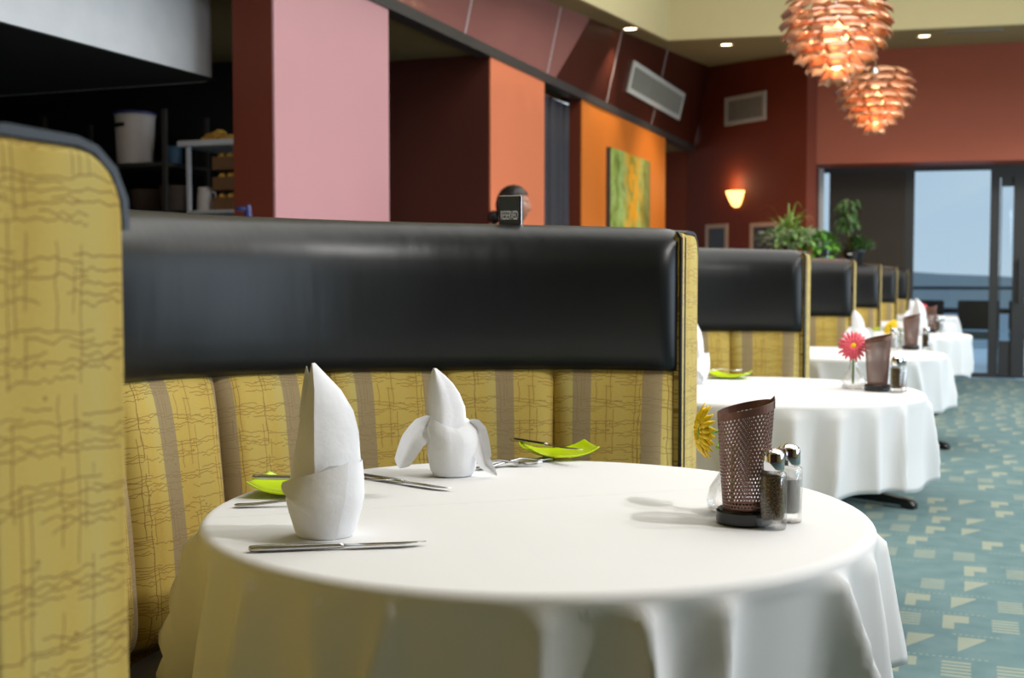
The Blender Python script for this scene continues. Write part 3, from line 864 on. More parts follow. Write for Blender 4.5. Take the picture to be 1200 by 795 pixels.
def shaker(loc, label, fill, filled):
    t = thing('shaker', label, 'shaker', loc, R(12), 'glass shakers with chrome caps')
    outer = [(0, 0), (.0195, 0), (.021, .002), (.021, .078), (.020, .083), (.0145, .087), (.0145, .089)]
    inner = [(.0128, .089), (.0128, .086), (.0165, .082), (.0175, .078), (.0175, .018), (.015, .014), (0, .014)]
    mb = MB(); mb.lathe(outer+inner, 16); mb.build('glass_body', GLASS, t, 'auto', ang=25)
    MB().lathe([(0, .0145), (.0150, .0145), (.0171, .018), (.0173, filled), (0, filled+.002)], 16).build('filling', fill, t, 'auto')
    MB().lathe([(0, .088), (.0165, .088), (.0172, .090), (.0172, .108), (.0162, .113), (.012, .117), (.005, .119), (0, .1192)], 32).build('cap', CHROME, t, 'auto')
    return t
s1 = shaker((-.267, 1.786, TZ), 'pepper shaker with chrome cap in front of the nearest bronze cone', PEPPER, .079)
s2 = shaker((-.252, 1.846, TZ), 'salt shaker just behind the nearest pepper shaker', SALT, .066)
dup(s1, (-.215, 4.09, TZ), R(12), 'pepper shaker right of the cone on the second table')
dup(s2, (-.205, 4.15, TZ), R(12), 'salt shaker behind the pepper on the second table')
dup(s2, (-.36, 6.50, TZ), R(12), 'salt shaker on the third table, in front of its cone')
dup(s1, (-.205, 6.66, TZ), R(12), 'pepper shaker on the third table, right of its cone')
dup(s1, (-.19, 8.76, TZ), R(12), 'pepper shaker on the fourth table, right of the far cone')
dup(s2, (-.17, 8.82, TZ), R(12), 'salt shaker on the fourth table, farthest of all shakers')
def vase(loc, label):
    o = MB().lathe([(0, 0), (.030, 0), (.038, .006), (.041, .02), (.036, .04), (.022, .062), (.0125, .08), (.012, .10), (.0145, .106),
                    (.0130, .107), (.0103, .10), (.0108, .08), (.0200, .061), (.034, .04), (.039, .02), (.036, .008), (0, .006)], 36).build('bud_vase', GLASS, None, True)
    o.location = loc; return tag(o, label, 'vase', 'small clear bud vases')
v1 = vase((-.345, 1.885, TZ), 'clear bud vase hidden behind the nearest bronze cone')
v2 = cp(v1, (-.362, 4.20, TZ), 0, 'clear bud vase holding the pink gerbera on the second table')
v3 = cp(v1, (-.335, 6.72, TZ), 0, 'clear bud vase with the yellow flower on the third table')
v4 = cp(v1, (-.262, 8.92, TZ), 0, 'clear bud vase with the far pink flower on the fourth table')
def gerbera(base, head, face, petal, label, rad=.046):
    base, head, face = Vector(base), Vector(head), Vector(face).normalized()
    t = thing('gerbera_daisy', label, 'flower', base, 0, 'gerbera daisies in bud vases')
    h = head-base
    back = h-face*.014
    pts = [Vector((0, 0, .010)), Vector((0.0, 0.0, .10)), h*.55+Vector((0, 0, h.z*.25)), back-face*.02, back]
    pts = [p if i < 2 else p for i, p in enumerate(pts)]
    mb = MB(); sm = []
    for i in range(len(pts)-1):
        for q in range(5): sm.append(pts[i].lerp(pts[i+1], q/5))
    sm.append(pts[-1]); mb.tube(sm, .0032, 8); mb.build('stem', STEM, t, True)
    a = face.orthogonal().normalized(); b = face.cross(a)
    mb = MB()
    for lay, (cnt, ro, lift) in enumerate(((20, rad, .002), (18, rad*.86, .006), (14, rad*.55, .009))):
        for q in range(cnt):
            an = 2*PI*(q+.5*lay)/cnt+random.uniform(-.05, .05); dr = a*math.cos(an)+b*math.sin(an); sd = face.cross(dr)
            L = ro*random.uniform(.92, 1.05); w = .0052 if lay < 2 else .004
            def pf(i, j):
                s = i/6; ww = w*(.35+.65*math.sin(PI*min(1, .15+.75*s)))*(1 if i < 6 else .35)
                p = h+dr*(.006+(L-.006)*s)+sd*ww*(j-1)+face*(lift+.010*math.sin(s*2.4)-.010*s*s-.0015*abs(j-1))
                return tuple(p)
            mb.grid(7, 3, pf)
    pt = mb.build('petals', petal, t, True, solid=.0006)
    mb = MB(); b0 = mb.grid(16, 5, lambda i, j: tuple(h+(a*math.cos(2*PI*i/16)+b*math.sin(2*PI*i/16))*.011*math.cos(j/4*PI/2*.98)+face*(.006+.007*math.sin(j/4*PI/2))), cu=True)
    mb.build('flower_centre', YPET if petal is PPET else STEM, pt, True)
    mb = MB(); mb.grid(12, 4, lambda i, j: tuple(h+(a*math.cos(2*PI*i/12)+b*math.sin(2*PI*i/12))*(.003, .007, .009, .010)[j]-face*(.016, .012, .006, -.001)[j]), cu=True)
    mb.build('sepals', STEM, pt, True)
    return t
FD = Vector((-math.cos(YAW), -math.sin(YAW), 0))     # towards picture left
NEAR = Vector((math.sin(YAW), -math.cos(YAW), 0))    # towards the viewer
gerbera((-.345, 1.885, TZ+.006), (-.397, 1.925, .872), FD*.98+NEAR*.16+Vector((0, 0, .02)), YPET, 'yellow gerbera leaning out left of the nearest bronze cone')
gerbera((-.362, 4.20, TZ+.006), (-.36, 4.17, .896), NEAR*1.0+FD*.15+Vector((0, 0, .25)), PPET, 'pink gerbera on the second table', .055)
gerbera((-.335, 6.72, TZ+.006), (-.385, 6.70, .862), FD*.8+NEAR*.4+Vector((0, 0, .5)), YPET, 'yellow flower drooping left of the third bronze cone', .05)
gerbera((-.262, 8.92, TZ+.006), (-.315, 8.90, .90), FD*.6+NEAR*.7+Vector((0, 0, .4)), PPET, 'most distant pink flower, left of the far bronze cone', .062)
# green plates and forks further back
q = cp(p2, (-.83, 4.46, TZ), R(-2), 'lime green side plate on the second table')
fork((-.86, 4.40, TZ+.026), R(40), 'steel fork on the green plate of the second table')
cp(p2, (-.93, 6.72, TZ), R(10), 'lime green side plate on the third table, far left')
cp(p2, (-.66, 8.88, TZ), R(10), 'lime green side plate on the fourth table')

# reserved sign on top of the big booth
t = thing('reserved_sign', 'small RESERVED sign standing on the big booth back, before the head', 'sign', (-1.022, 2.668, 1.247), R(10))
MB().box(-.028, .028, -.009, .009, 0, .072).build('sign_block', CHROME, t, bevel=.002)
sf = MB().box(-.025, .022, -.0105, -.0085, .004, .069).build('sign_face', SIGNF, t)
def text(body, name, mat, parent, loc, size, sx=1.0, rot=(PI/2, 0, 0), depth=.0004):
    cu = bpy.data.curves.new(name, 'FONT'); cu.body = body; cu.size = size; cu.align_x = 'CENTER'; cu.align_y = 'CENTER'; cu.extrude = depth
    tmp = bpy.data.objects.new(name, cu); COL.objects.link(tmp)
    dg = bpy.context.evaluated_depsgraph_get(); dg.update()
    me = bpy.data.meshes.new_from_object(tmp.evaluated_get(dg)); bpy.data.objects.remove(tmp)
    o = bpy.data.objects.new(name, me); COL.objects.link(o); me.materials.clear(); me.materials.append(mat)
    o.parent = parent; o.location = loc; o.rotation_euler = rot; o.scale = (sx, 1, 1)
    return o
text('RESERVED', 'lettering', SIGNT, sf, (-.0015, -.0112, .024), .0170, .56, depth=.0003).scale = (.55, 1.75, 1)

# ------------------------------------------------------------------ ceiling fittings and lamps
def downlight(x, y, label):
    t = thing('downlight', label, 'downlight', (x, y, cz(y)-.001), 0, 'recessed downlights')
    t.rotation_euler = (math.atan(.075), 0, 0)
    tr_ = MB().lathe([(.058, -.004), (.066, -.006), (.074, -.003), (.075, .004), (.058, .004)], 28, close=True).build('trim_ring', WHITEP, t, True)
    MB().lathe([(0, -.001), (.058, -.001), (.058, .001), (0, .001)], 28).build('lens', DLENS, tr_)
    light('SPOT', 'downlight_lamp', (x, y, cz(y)-.03), 50, (1, .86, .66), (0, 0, 0), spot_size=R(95), spot_blend=.5, shadow_soft_size=.05)
downlight(-2.935, 10.72, 'recessed downlight in the strip above the dark fascia')
downlight(-2.38, 12.43, 'recessed downlight left of the copper pendants')
downlight(-.464, 12.87, 'recessed downlight right of the copper pendants')
t = thing('slot_diffuser', 'long thin slot diffuser in the far ceiling, right of the downlight', 'vent', (0, 12.72, cz(12.72)-.001))
t.rotation_euler = (math.atan(.075), 0, R(9))
MB().box(-.27, .27, -.035, .035, -.008, .004).build('frame', VENTM, t, bevel=.002)
MB().box(-.255, .255, -.012, -.004, -.010, -.007).build('slot', BLACKP, t)
MB().box(-.255, .255, .006, .014, -.010, -.007).build('slot', BLACKP, t)

def pendant(loc, label, hang):
    t = thing('pendant_lamp', label, 'pendant lamp', loc, 0, 'copper leaf pendant lamps')
    rows = 8; counts = [5, 7, 9, 10, 11, 11, 10, 8]     # bottom to top
    for k in range(rows):
        f = k/(rows-1)
        z = -.29+.50*f
        rr = .345*math.sin(PI*(.07+.60*f))**.85
        cnt = counts[k]; L = .15; droop = R(62-34*f)
        w = min(.085, .86*2*PI*rr/cnt*.5+.008)
        for q in range(cnt):
            a = 2*PI*(q+.5*(k % 2))/cnt
            c_, s_ = math.cos(a), math.sin(a)
            mb = MB()
            def lf(i, j):
                s = i/5; v = (j/4-.5)*2
                ww = w*(.72+.28*math.sin(PI*(.1+.8*s)))*(1 if i < 5 else .93)
                rad = rr-L*(1-s)*math.cos(droop)*.9+.012*math.sin(PI*s)*0
                zz = z+L*(1-s)*math.sin(droop)*.75+.010*math.sin(PI*s)-.012*(v*v)
                y = v*ww
                return (rad*c_-y*s_, rad*s_+y*c_, zz)
            mb.grid(6, 5, lf)
            mb.build('copper_leaf', COPPER, t, True, solid=.0015)
    MB().lathe([(0, -.06), (.05, -.055), (.075, -.02), (.08, .03), (.06, .08), (.03, .11), (0, .11)], 24).build('bulb', BULB, t, True)
    MB().lathe([(0, .11), (.03, .11), (.035, .13), (.035, .24), (.02, .27), (0, .27)], 20).build('lamp_holder', CHROME, t, 'auto')
    MB().tube([(0, 0, .26), (0, 0, hang)], .004, 8).build('cable', CHROME, t)
    MB().lathe([(0, hang-.03), (.06, hang-.03), (.065, hang-.005), (.065, hang), (0, hang)], 24).build('canopy', CHROME, t, 'auto')
    light('POINT', 'pendant_bulb_light', (loc[0], loc[1], loc[2]-.12), 9, (1, .74, .48), shadow_soft_size=.07)
    return t
PZ = 2.68
pendant((-.79, 7.66, PZ-.06), 'larger nearer copper leaf pendant, cut by the top of the frame', H-PZ+.06)
pendant((-.79, 10.90, PZ), 'smaller farther copper leaf pendant, hanging lower in view', H-PZ)

def grille(name, label, cat, w, h, M):
    t = thing(name, label, cat); t.matrix_world = M
    mb = MB(); e = .05
    for b in ((-w/2, w/2, -h/2, -h/2+e), (-w/2, w/2, h/2-e, h/2), (-w/2, -w/2+e, -h/2+e, h/2-e), (w/2-e, w/2, -h/2+e, h/2-e)):
        mb.box(b[0], b[1], b[2], b[3], 0, .022)
    mb.build('frame', WHITEP, t, bevel=.003)
    mb = MB(); k = 16
    for i in range(k):
        y = -h/2+e+(h-2*e)*(i+.5)/k
        mb.quad((-w/2+e, y-.010, .004), (w/2-e, y-.010, .004), (w/2-e, y+.008, .016), (-w/2+e, y+.008, .016))
    for x in (-w/6, w/6): mb.box(x-.006, x+.006, -h/2+e, h/2-e, .003, .017)
    mb.build('louvres', VENTM, t, solid=.001)
    MB().box(-w/2+e*.5, w/2-e*.5, -h/2+e*.5, h/2-e*.5, -.001, .002).build('backing', VENTM, t)
    return t
# fascia vent: x along the row, y up the slope, z out
ux = Vector((0, 1, 0)); uz = Vector((math.cos(R(12.5)), 0, -math.sin(R(12.5)))); uy = uz.cross(ux)
c = Vector(fas(12.5, 3.10, .003))
M = Matrix(((ux.x, uy.x, uz.x, c.x), (ux.y, uy.y, uz.y, c.y), (ux.z, uy.z, uz.z, c.z), (0, 0, 0, 1)))
grille('air_vent', 'grey louvred air vent on the sloping dark fascia', 'vent', 2.22, .31, M)
ux, uz = ADIR, ANRM; uy = Vector((0, 0, 1)); c = Vector((-2.667, 15.258, 3.27))+ANRM*.003
M = Matrix(((ux.x, uy.x, uz.x, c.x), (ux.y, uy.y, uz.y, c.y), (ux.z, uy.z, uz.z, c.z), (0, 0, 0, 1)))
grille('air_vent', 'grey louvred air vent high on the maroon far wall', 'vent', .685, .335, M)
# align the angled-wall fittings onto the wall plane
def onwall(x, z, out):
    k = (x-a0.x)/ADIR.x; p = a0+ADIR*k; return Vector((p.x, p.y, z))+ANRM*out
for o in [o for o in ALL() if o.name.startswith('air_vent.001')]: o.location = onwall(-2.48, 3.12, .002)
# sconce
AR = math.atan2(ADIR.y, ADIR.x)
p = onwall(-2.59, 1.975, 0)
t = thing('wall_sconce', 'glowing half-bowl sconce on the maroon wall', 'wall lamp', p, AR)
mb = MB()
mb.grid(20, 8, lambda i, j: (.135*(.25+.75*(j/7)**.6)*math.cos(PI+PI*i/19), .001-.13*(.15+.85*(j/7)**.6)*abs(math.sin(PI+PI*i/19))-.001, .19*(j/7)))
mb.build('shade', SCONCE, t, True, solid=.004)
MB().box(-.05, .05, -.02, 0, .03, .16).build('backplate', CHROME, t, bevel=.004)
l_ = onwall(-2.59, 2.26, .14); light('POINT', 'sconce_light', l_, 2.2, (1, .74, .42), shadow_soft_size=.05)
for x, z0, z1, w, lab in ((-2.856, 1.27, 1.787, .395, 'pale framed picture on the maroon wall, under the sconce on the left'),
                          (-2.20, 1.25, 1.775, .48, 'pale framed picture on the maroon wall, partly behind the white-flowered plant')):
    t = thing('picture_frame', lab, 'picture', onwall(x, z0, 0), AR, 'framed pictures on the maroon wall'); h = z1-z0
    mb = MB(); e = .05
    for b in ((-w/2, w/2, 0, e), (-w/2, w/2, h-e, h), (-w/2, -w/2+e, e, h-e), (w/2-e, w/2, e, h-e)): mb.box(b[0], b[1], -.025, -.001, b[2], b[3])
    fr_ = mb.build('frame', FRAMW, t, bevel=.003)
    MB().box(-w/2+e, w/2-e, -.012, -.002, e, h-e).build('print', PHOTO, fr_)

# painting
t = thing('abstract_painting', 'green and yellow abstract canvas on the orange wall', 'painting', (WALLX, 11.60, 1.02))
mb = MB(); b = mb.grid(2, 2, lambda i, j: (.045, -.745+1.49*i, 1.34*j, i, j)); mb.build('canvas', CANVAS, t)
MB().box(.0, .0445, -.745, .745, 0, 1.34).build('stretcher', DARKTRIM, t)
# curtain
t = thing('curtain', 'black curtain hanging in the gap between the orange walls', 'curtain', (-3.33, 9.115, 0))
mb = MB(); mb.grid(90, 8, lambda i, j: (.055*math.sin(i*.30+.3*math.sin(j*.9))+.012*math.sin(i*1.7), .84*i/89, .03+2.60*j/7))
mb.build('drape', CURT, t, True, solid=.004)
rod = MB().tube([(0, 0.0, 2.66), (0, .93, 2.66)], .014, 10).build('rod', CHROME, t, True)
MB().lathe([(0, -.03), (.018, -.025), (.028, 0), (.018, .025), (0, .03)], 16, (0, .945, 2.66)).build('finial', CHROME, rod, True)

# ------------------------------------------------------------------ plants on the fourth booth back
def leaf(mb, base, tip, w, bend=.25, n=6):
    base, tip = Vector(base), Vector(tip); d = tip-base; L = d.length
    if L < 1e-4: return
    sd = d.cross(Vector((0, 0, 1)));  sd = sd.normalized() if sd.length > 1e-5 else Vector((1, 0, 0)); up = sd.cross(d).normalized()
    def f(i, j):
        s = i/(n-1); ww = w*(math.sin(PI*min(1, .06+.94*s**.8))**.8 if i < n-1 else .02)
        p = base+d*s+up*L*bend*math.sin(PI*s)*.5+sd*ww*(j-1)+up*(abs(j-1)*ww*.35)
        return tuple(p)
    mb.grid(n, 3, f)
def potprof(r, h): return [(0, 0), (r*.72, 0), (r*.75, .004), (r, h-.012), (r*1.06, h-.010), (r*1.06, h), (r*.92, h), (r*.9, h-.014), (0, h-.016)]
B4 = YB[4]
def bp(th, r=.95): return (CXB-r*math.cos(R(th)), B4+r*math.sin(R(th)), 1.253)
rp = random.Random(4)
ZP = 1.253
t = thing('potted_plant', 'white-flowered variegated plant with arching blades on the booth back', 'plant', bp(47))
MB().lathe(potprof(.055, .105), 24).build('pot', POT, t, 'auto')
mb = MB()
for k in range(150):
    a = rp.uniform(0, 2*PI); r0 = rp.uniform(.01, .20)*1.05; z0 = .10+rp.uniform(.0, .22)*(1-.6*r0/.2)
    b_ = Vector((math.cos(a)*r0, math.sin(a)*r0, z0)); e = b_+Vector((math.cos(a)*rp.uniform(.04, .10), math.sin(a)*rp.uniform(.04, .10), rp.uniform(-.06, .06)))
    leaf(mb, b_, e, rp.uniform(.012, .024))
for k in range(26):
    a = 2*PI*k/26; mb.tube([(math.cos(a)*.02, math.sin(a)*.02, .09), (math.cos(a)*.08, math.sin(a)*.08, .2), (math.cos(a)*.15, math.sin(a)*.15, .2)], .0025, 5)
mb.build('foliage', LEAF1, t, True)
mb = MB()
for k in range(60):
    a = rp.uniform(PI*.9, PI*1.9); r0 = .13+rp.uniform(0, .11); c0 = Vector((math.cos(a)*r0, math.sin(a)*r0, .10+rp.uniform(0, .13)))
    for q in range(5):
        an = 2*PI*q/5; leaf(mb, c0, c0+Vector((math.cos(an)*.03, math.sin(an)*.03, .008)), .013, .2, 4)
mb.build('blossoms', WHITEF, t, True)
mb = MB()
for k in range(22):
    a = rp.uniform(0, 2*PI); hh = rp.uniform(.28, .47); rr = rp.uniform(.12, .28)
    P0 = Vector((math.cos(a)*.02, math.sin(a)*.02, .10)); P1 = Vector((math.cos(a)*rr*.45, math.sin(a)*rr*.45, hh*1.25)); P2 = Vector((math.cos(a)*rr*1.2, math.sin(a)*rr*1.2, hh*.82))
    sd = Vector((-math.sin(a), math.cos(a), 0))
    mb.grid(12, 2, lambda i, j: tuple(P0*(1-i/11)**2+P1*2*(i/11)*(1-i/11)+P2*(i/11)**2+sd*(j-.5)*.012*(1-(i/11)**2)))
mb.build('blades', GRASSL, t, True)
MB().box(-.022, .022, -.0012, .0012, 0, .016).build('plant_label', WHITEP, t).location = (.016, -.0575, .075)
t = thing('potted_plant', 'bright green trailing plant between the white-flowered plant and the small tree', 'plant', bp(63))
MB().lathe(potprof(.055, .10), 24).build('pot', POT, t, 'auto')
mb = MB()
for k in range(150):
    a = rp.uniform(0, 2*PI); r0 = rp.uniform(.02, .15); zz = .10+.12*(1-r0/.17)+rp.uniform(-.03, .03)-max(0, r0-.07)*1.2
    b_ = Vector((math.cos(a)*r0, math.sin(a)*r0, zz)); e = b_+Vector((math.cos(a)*.06, math.sin(a)*.06, rp.uniform(-.05, .03)))
    leaf(mb, b_, e, rp.uniform(.014, .024))
for k in range(20):
    a = 2*PI*k/20; mb.tube([(math.cos(a)*.02, math.sin(a)*.02, .085), (math.cos(a)*.07, math.sin(a)*.07, .17), (math.cos(a)*.12, math.sin(a)*.12, .10)], .002, 5)
mb.build('foliage', LEAF2, t, True)
t = thing('potted_plant', 'small tree with pale trunk and dark leaves in a black bowl, beside the blind', 'plant', bp(78))
MB().lathe(potprof(.082, .085), 24).build('pot', POT, t, 'auto')
mb = MB(); mb.tube([(-.02, 0, .06), (-.035, 0, .18), (-.05, .01, .30), (-.055, 0, .42), (-.05, 0, .47)], [.013, .011, .010, .008, .006], 8); mb.build('trunk', TRUNK, t, True)
mb = MB()
for k in range(120):
    a = rp.uniform(0, 2*PI); zz = rp.uniform(.26, .47); b_ = Vector((-.05, 0, zz)); rr = rp.uniform(.03, .085)
    b_ = b_+Vector((math.cos(a)*rr*.5, math.sin(a)*rr*.5, 0)); e = b_+Vector((math.cos(a)*rr, math.sin(a)*rr, -rp.uniform(.02, .10)))
    leaf(mb, b_, e, rp.uniform(.008, .014), .4)
for k in range(160):
    a = rp.uniform(0, 2*PI); r0 = rp.uniform(0, .10); b_ = Vector((.03+math.cos(a)*r0, math.sin(a)*r0, .075+rp.uniform(0, .12)*(1-r0/.13)))
    e = b_+Vector((math.cos(a)*.05, math.sin(a)*.05, rp.uniform(0, .06))); leaf(mb, b_, e, rp.uniform(.009, .014))
mb.build('foliage', LEAF3, t, True)
MB().box(-.016, .016, -.0012, .0012, 0, .012).build('plant_label', WHITEP, t).location = (-.02, -.083, .05)

# ------------------------------------------------------------------ open kitchen
t = thing('kitchen_hood', 'large brushed steel extractor hood over the dark kitchen', 'hood', (-3.7, 3.2, 2.17))
mb = MB(); prof = [(-1.6, -5.5), (0, -5.5)]; r = .16; Y1 = 2.22
for k in range(9):
    a = k/8*PI/2; prof.append((-r+r*math.cos(a), Y1-r+r*math.sin(a)))
prof.append((-1.6, Y1))
mb.prism(prof, lambda a, b, h: (a, b, h), 0, .54); mb.build('canopy', STEEL, t, 'auto')
MB().box(-1.598, -.004, -5.49, Y1-.05, -.006, .0).build('filter', BLACK, t)
MB().box(-.001, .002, .52, .526, .004, .53).build('panel_seam', WHITEP, t)
t = thing('kitchen_shelf', 'dark kitchen shelving behind the open counter', 'shelving', (-5.4, 7.2, 0))
for z in (1.935, 1.60, .9):
    MB().box(-.9, .19, -.28, .25, z-.03, z).build('shelf', KWALL, t, bevel=.003)
for x in (-.88, .17):
    for y in (-.26, .23): MB().box(x-.015, x+.015, y-.015, y+.015, 0, 2.3).build('post', KWALL, t)
t = thing('steel_counter', 'steel pass counter with a square leg, holding the golden food', 'counter', (-4.82, 7.13, 0))
MB().box(-.36, .36, -.12, .36, 2.045, 2.085).build('worktop', STEEL, t, bevel=.004)
MB().box(-.30, -.275, -.10, -.075, 0, 2.045).build('leg', STEEL, t); MB().box(.30, .325, -.10, -.075, 0, 2.045).build('leg', STEEL, t)
MB().box(-.28, .30, -.10, .34, 1.58, 1.60).build('shelf', STEEL, t)
def bucket():
    t = thing('storage_bucket', 'white lidded plastic bucket on the kitchen shelf', 'bucket', (-5.55, 7.03, 1.935), R(-5))
    bd = MB().lathe([(0, 0), (.122, 0), (.128, .01), (.138, .33), (.142, .335), (.142, .345), (.132, .345), (.128, .33), (.12, .02), (0, .015)], 32).build('body', BUCK, t, 'auto')
    MB().lathe([(0, .345), (.147, .345), (.149, .35), (.149, .362), (.14, .366), (0, .366)], 32).build('lid', BLUEP, t, 'auto')
    mb = MB(); mb.grid(9, 2, lambda i, j: (.141*math.cos(R(235+i*6)), .141*math.sin(R(235+i*6)), .255+.028*j)); mb.build('grip_slot', BLACK, bd, solid=.002)
bucket()
o = MB().lathe([(0, 0), (.055, 0), (.055, .12), (.05, .125), (0, .125)], 24).build('tin_can', TINB, None, 'auto'); o.location = (-5.26, 7.08, 1.935); tag(o, 'blue tin beside the steel counter', 'tin')
t = thing('food_tray', 'tray heaped with golden food on the steel counter', 'tray', (-4.98, 7.22, 2.085))
MB().box(-.17, .17, -.11, .11, 0, .012).build('tray', STEEL, t, bevel=.003)
mb = MB(); rf = random.Random(3)
for k in range(90):
    a = rf.uniform(0, 2*PI); rr = rf.uniform(0, 1)**.6; x, y = math.cos(a)*rr*.145, math.sin(a)*rr*.09; z = .018+.085*(1-rr)*rf.uniform(.3, 1); an = rf.uniform(0, PI); l = .028
    mb.tube([(x-l*math.cos(an), y-l*math.sin(an)*.6, z), (x+l*math.cos(an), y+l*math.sin(an)*.6, z+rf.uniform(-.006, .012))], .008, 5)
tag(mb.build('golden_fries', FRIES, t), kind='stuff')
pl0 = None
for gi, (x, z, cnt) in enumerate(((-5.50, 1.60, 9), (-5.245, 1.60, 10))):
    for k in range(cnt):
        lab = ('kitchen plate in the left stack on the lower shelf', 'kitchen plate in the right stack beside the counter leg')[gi]
        g = ('left stack of kitchen plates', 'right stack of kitchen plates')[gi]
        if pl0 is None:
            pl0 = MB().lathe([(0, 0), (.075, 0), (.115, .012), (.118, .016), (.112, .017), (.072, .006), (0, .006)], 28).build('plate', PLATEW, None, 'auto'); o = pl0
        else:
            o = pl0.copy(); COL.objects.link(o)
        o.location = (x, 7.08, z+k*.0175); tag(o, lab, 'plate', g)
t = thing('white_pitcher', 'white pitcher below the steel counter', 'pitcher', (-5.03, 7.12, 1.60))
MB().lathe([(0, 0), (.05, 0), (.056, .01), (.052, .11), (.046, .15), (.049, .165), (.045, .165), (.042, .15), (.047, .11), (0, .012)], 24).build('body', BUCK, t, True)
MB().tube([(.045, 0, .14), (.085, 0, .125), (.09, 0, .07), (.05, 0, .04)], .007, 8).build('handle', BUCK, t, True)
cr0 = None
for k, (z, lab) in enumerate(((1.601, 'lowest brown food crate under the counter'), (1.742, 'middle brown food crate under the counter'), (1.883, 'top brown food crate under the counter'))):
    t = thing('food_crate', lab, 'crate', (-4.82, 7.20, z), 0, 'brown crates stacked under the steel counter')
    mb = MB(); mb.box(-.12, .12, -.12, .12, 0, .01)
    for b in ((-.12, .12, -.12, -.11), (-.12, .12, .11, .12), (-.12, -.11, -.11, .11), (.11, .12, -.11, .11)): mb.box(b[0], b[1], b[2], b[3], .01, .09)
    mb.build('crate_body', WOODC, t)
    mb = MB()
    for q in range(9): mb.lathe([(0, -.02), (.022, -.012), (.03, .008), (.02, .028), (0, .032)], 10, (-.07+.07*(q % 3), -.07+.07*(q//3), .09))
    tag(mb.build('bread_rolls', FRIES, t, True), kind='stuff')
# spray bottle standing on a low wall behind the booths
t = thing('spray_bottle', 'blue and white bottle just showing above the booth back, before the pillar', 'bottle', (-3.10, 4.72, 1.16))
MB().lathe([(0, 0), (.035, 0), (.038, .01), (.038, .12), (.02, .17), (.012, .19), (.012, .20), (0, .20)], 20).build('body', WHITEP, t, True)
mb = MB(); mb.lathe([(0, .20), (.016, .20), (.018, .25), (.012, .30), (0, .305)], 16); mb.tube([(0, 0, .28), (-.05, -.02, .285)], .011, 8)
mb.build('trigger', BLUEP, t, True)
t = thing('service_counter', 'low dark counter below the open kitchen, behind the booth', 'counter', (-3.25, 3.0, 0))
MB().box(-.28, .25, -2.35, 2.05, .0, 1.12).build('cabinet', REDBR, t, bevel=.005)
MB().box(-.30, .28, -2.38, 2.08, 1.12, 1.16).build('worktop', STEEL, t, bevel=.004)

# ------------------------------------------------------------------ person standing behind the booth
def skin(name, mat, joints, edges, parent, sub=2, root=0):
    me = bpy.data.meshes.new(name); me.from_pydata([j[:3] for j in joints], edges, []); me.materials.append(mat)
    o = bpy.data.objects.new(name, me); COL.objects.link(o); o.parent = parent
    m = o.modifiers.new('Skin', 'SKIN'); sv = me.skin_vertices[0].data
    for i, j in enumerate(joints): sv[i].radius = (j[3], j[4] if len(j) > 4 else j[3]); sv[i].use_root = (i == root)
    s = o.modifiers.new('Sub', 'SUBSURF'); s.levels = sub; s.render_levels = sub
    m.use_smooth_shade = True
    return o
per = thing('person', 'dark-haired person in black standing behind the reserved sign, face turned right', 'person', (-2.515, 6.57, 0), R(8))
# faces +x
J = [(0, 0, .92, .10, .15), (0, 0, 1.06, .09, .135), (.01, 0, 1.24, .10, .155), (.0, 0, 1.36, .075, .13), (0, 0, 1.43, .05, .05), (.01, 0, 1.47, .046, .046),
     (0, .10, .86, .085), (.015, .10, .48, .058), (-.02, .10, .09, .040), (.06, .105, .035, .035), (.13, .11, .03, .03),
     (0, -.10, .86, .085), (-.01, -.10, .48, .058), (-.04, -.10, .09, .040), (.04, -.105, .035, .035), (.11, -.11, .03, .03),
     (0, .19, 1.35, .05), (-.01, .225, 1.09, .041), (.07, .215, .87, .031), (.09, .21, .83, .028),
     (0, -.19, 1.35, .05), (-.01, -.225, 1.09, .041), (.07, -.215, .87, .031), (.09, -.21, .83, .028)]
E_ = [(0, 1), (1, 2), (2, 3), (3, 4), (4, 5), (0, 6), (6, 7), (7, 8), (8, 9), (9, 10), (0, 11), (11, 12), (12, 13), (13, 14), (14, 15), (3, 16), (16, 17), (17, 18), (18, 19), (3, 20), (20, 21), (21, 22), (22, 23)]
skin('body', SHIRT, J, E_, per)
# head with face, one mesh
HC = Vector((.015, 0, 1.555))
mb = MB(); NL, NM = 64, 60
def head(i, j):
    a = 2*PI*i/NL; b = -PI/2+PI*j/(NM-1)
    x, y, z = math.cos(a)*math.cos(b), math.sin(a)*math.cos(b), math.sin(b)
    X, Y, Z = x*.094, y*.074, z*.108
    if z < -.1: X = X*(1-.10*(-z))+.010*(-z)*(x > 0); Y *= 1-.28*(-z)
    fr = max(0, x)
    g = lambda yy, zz, sy, sz: math.exp(-((Y-yy)/sy)**2-((Z-zz)/sz)**2)*fr
    X += .015*g(0, -.024, .009, .012)+.010*g(0, .0, .008, .022)      # nose
    X += .006*g(0, -.058, .018, .007)+.005*g(0, -.072, .016, .006)     # lips
    X -= .004*g(0, -.0655, .02, .003)
    X += .009*g(0, -.095, .02, .014)                                  # chin
    X -= .010*(g(.030, .008, .014, .010)+g(-.030, .008, .014, .010))   # eye sockets
    X += .005*(g(.03, .026, .022, .007)+g(-.03, .026, .022, .007))     # brow
    return (HC.x+X, HC.y+Y, HC.z+Z)
mb.grid(NL, NM, head, cu=True)
for sy in (-1, 1):
    mb.lathe([(0, -.008), (.012, -.006), (.018, .002), (.014, .008), (.006, .004), (0, .005)], 14, (0, 0, 0))
    k0 = len(mb.v)-14*6
    for q in range(k0, len(mb.v)):
        x, y, z = mb.v[q]; mb.v[q] = (HC.x-.008+x*.8, HC.y+sy*(.074+z*.8), HC.z-.008+y*1.7)
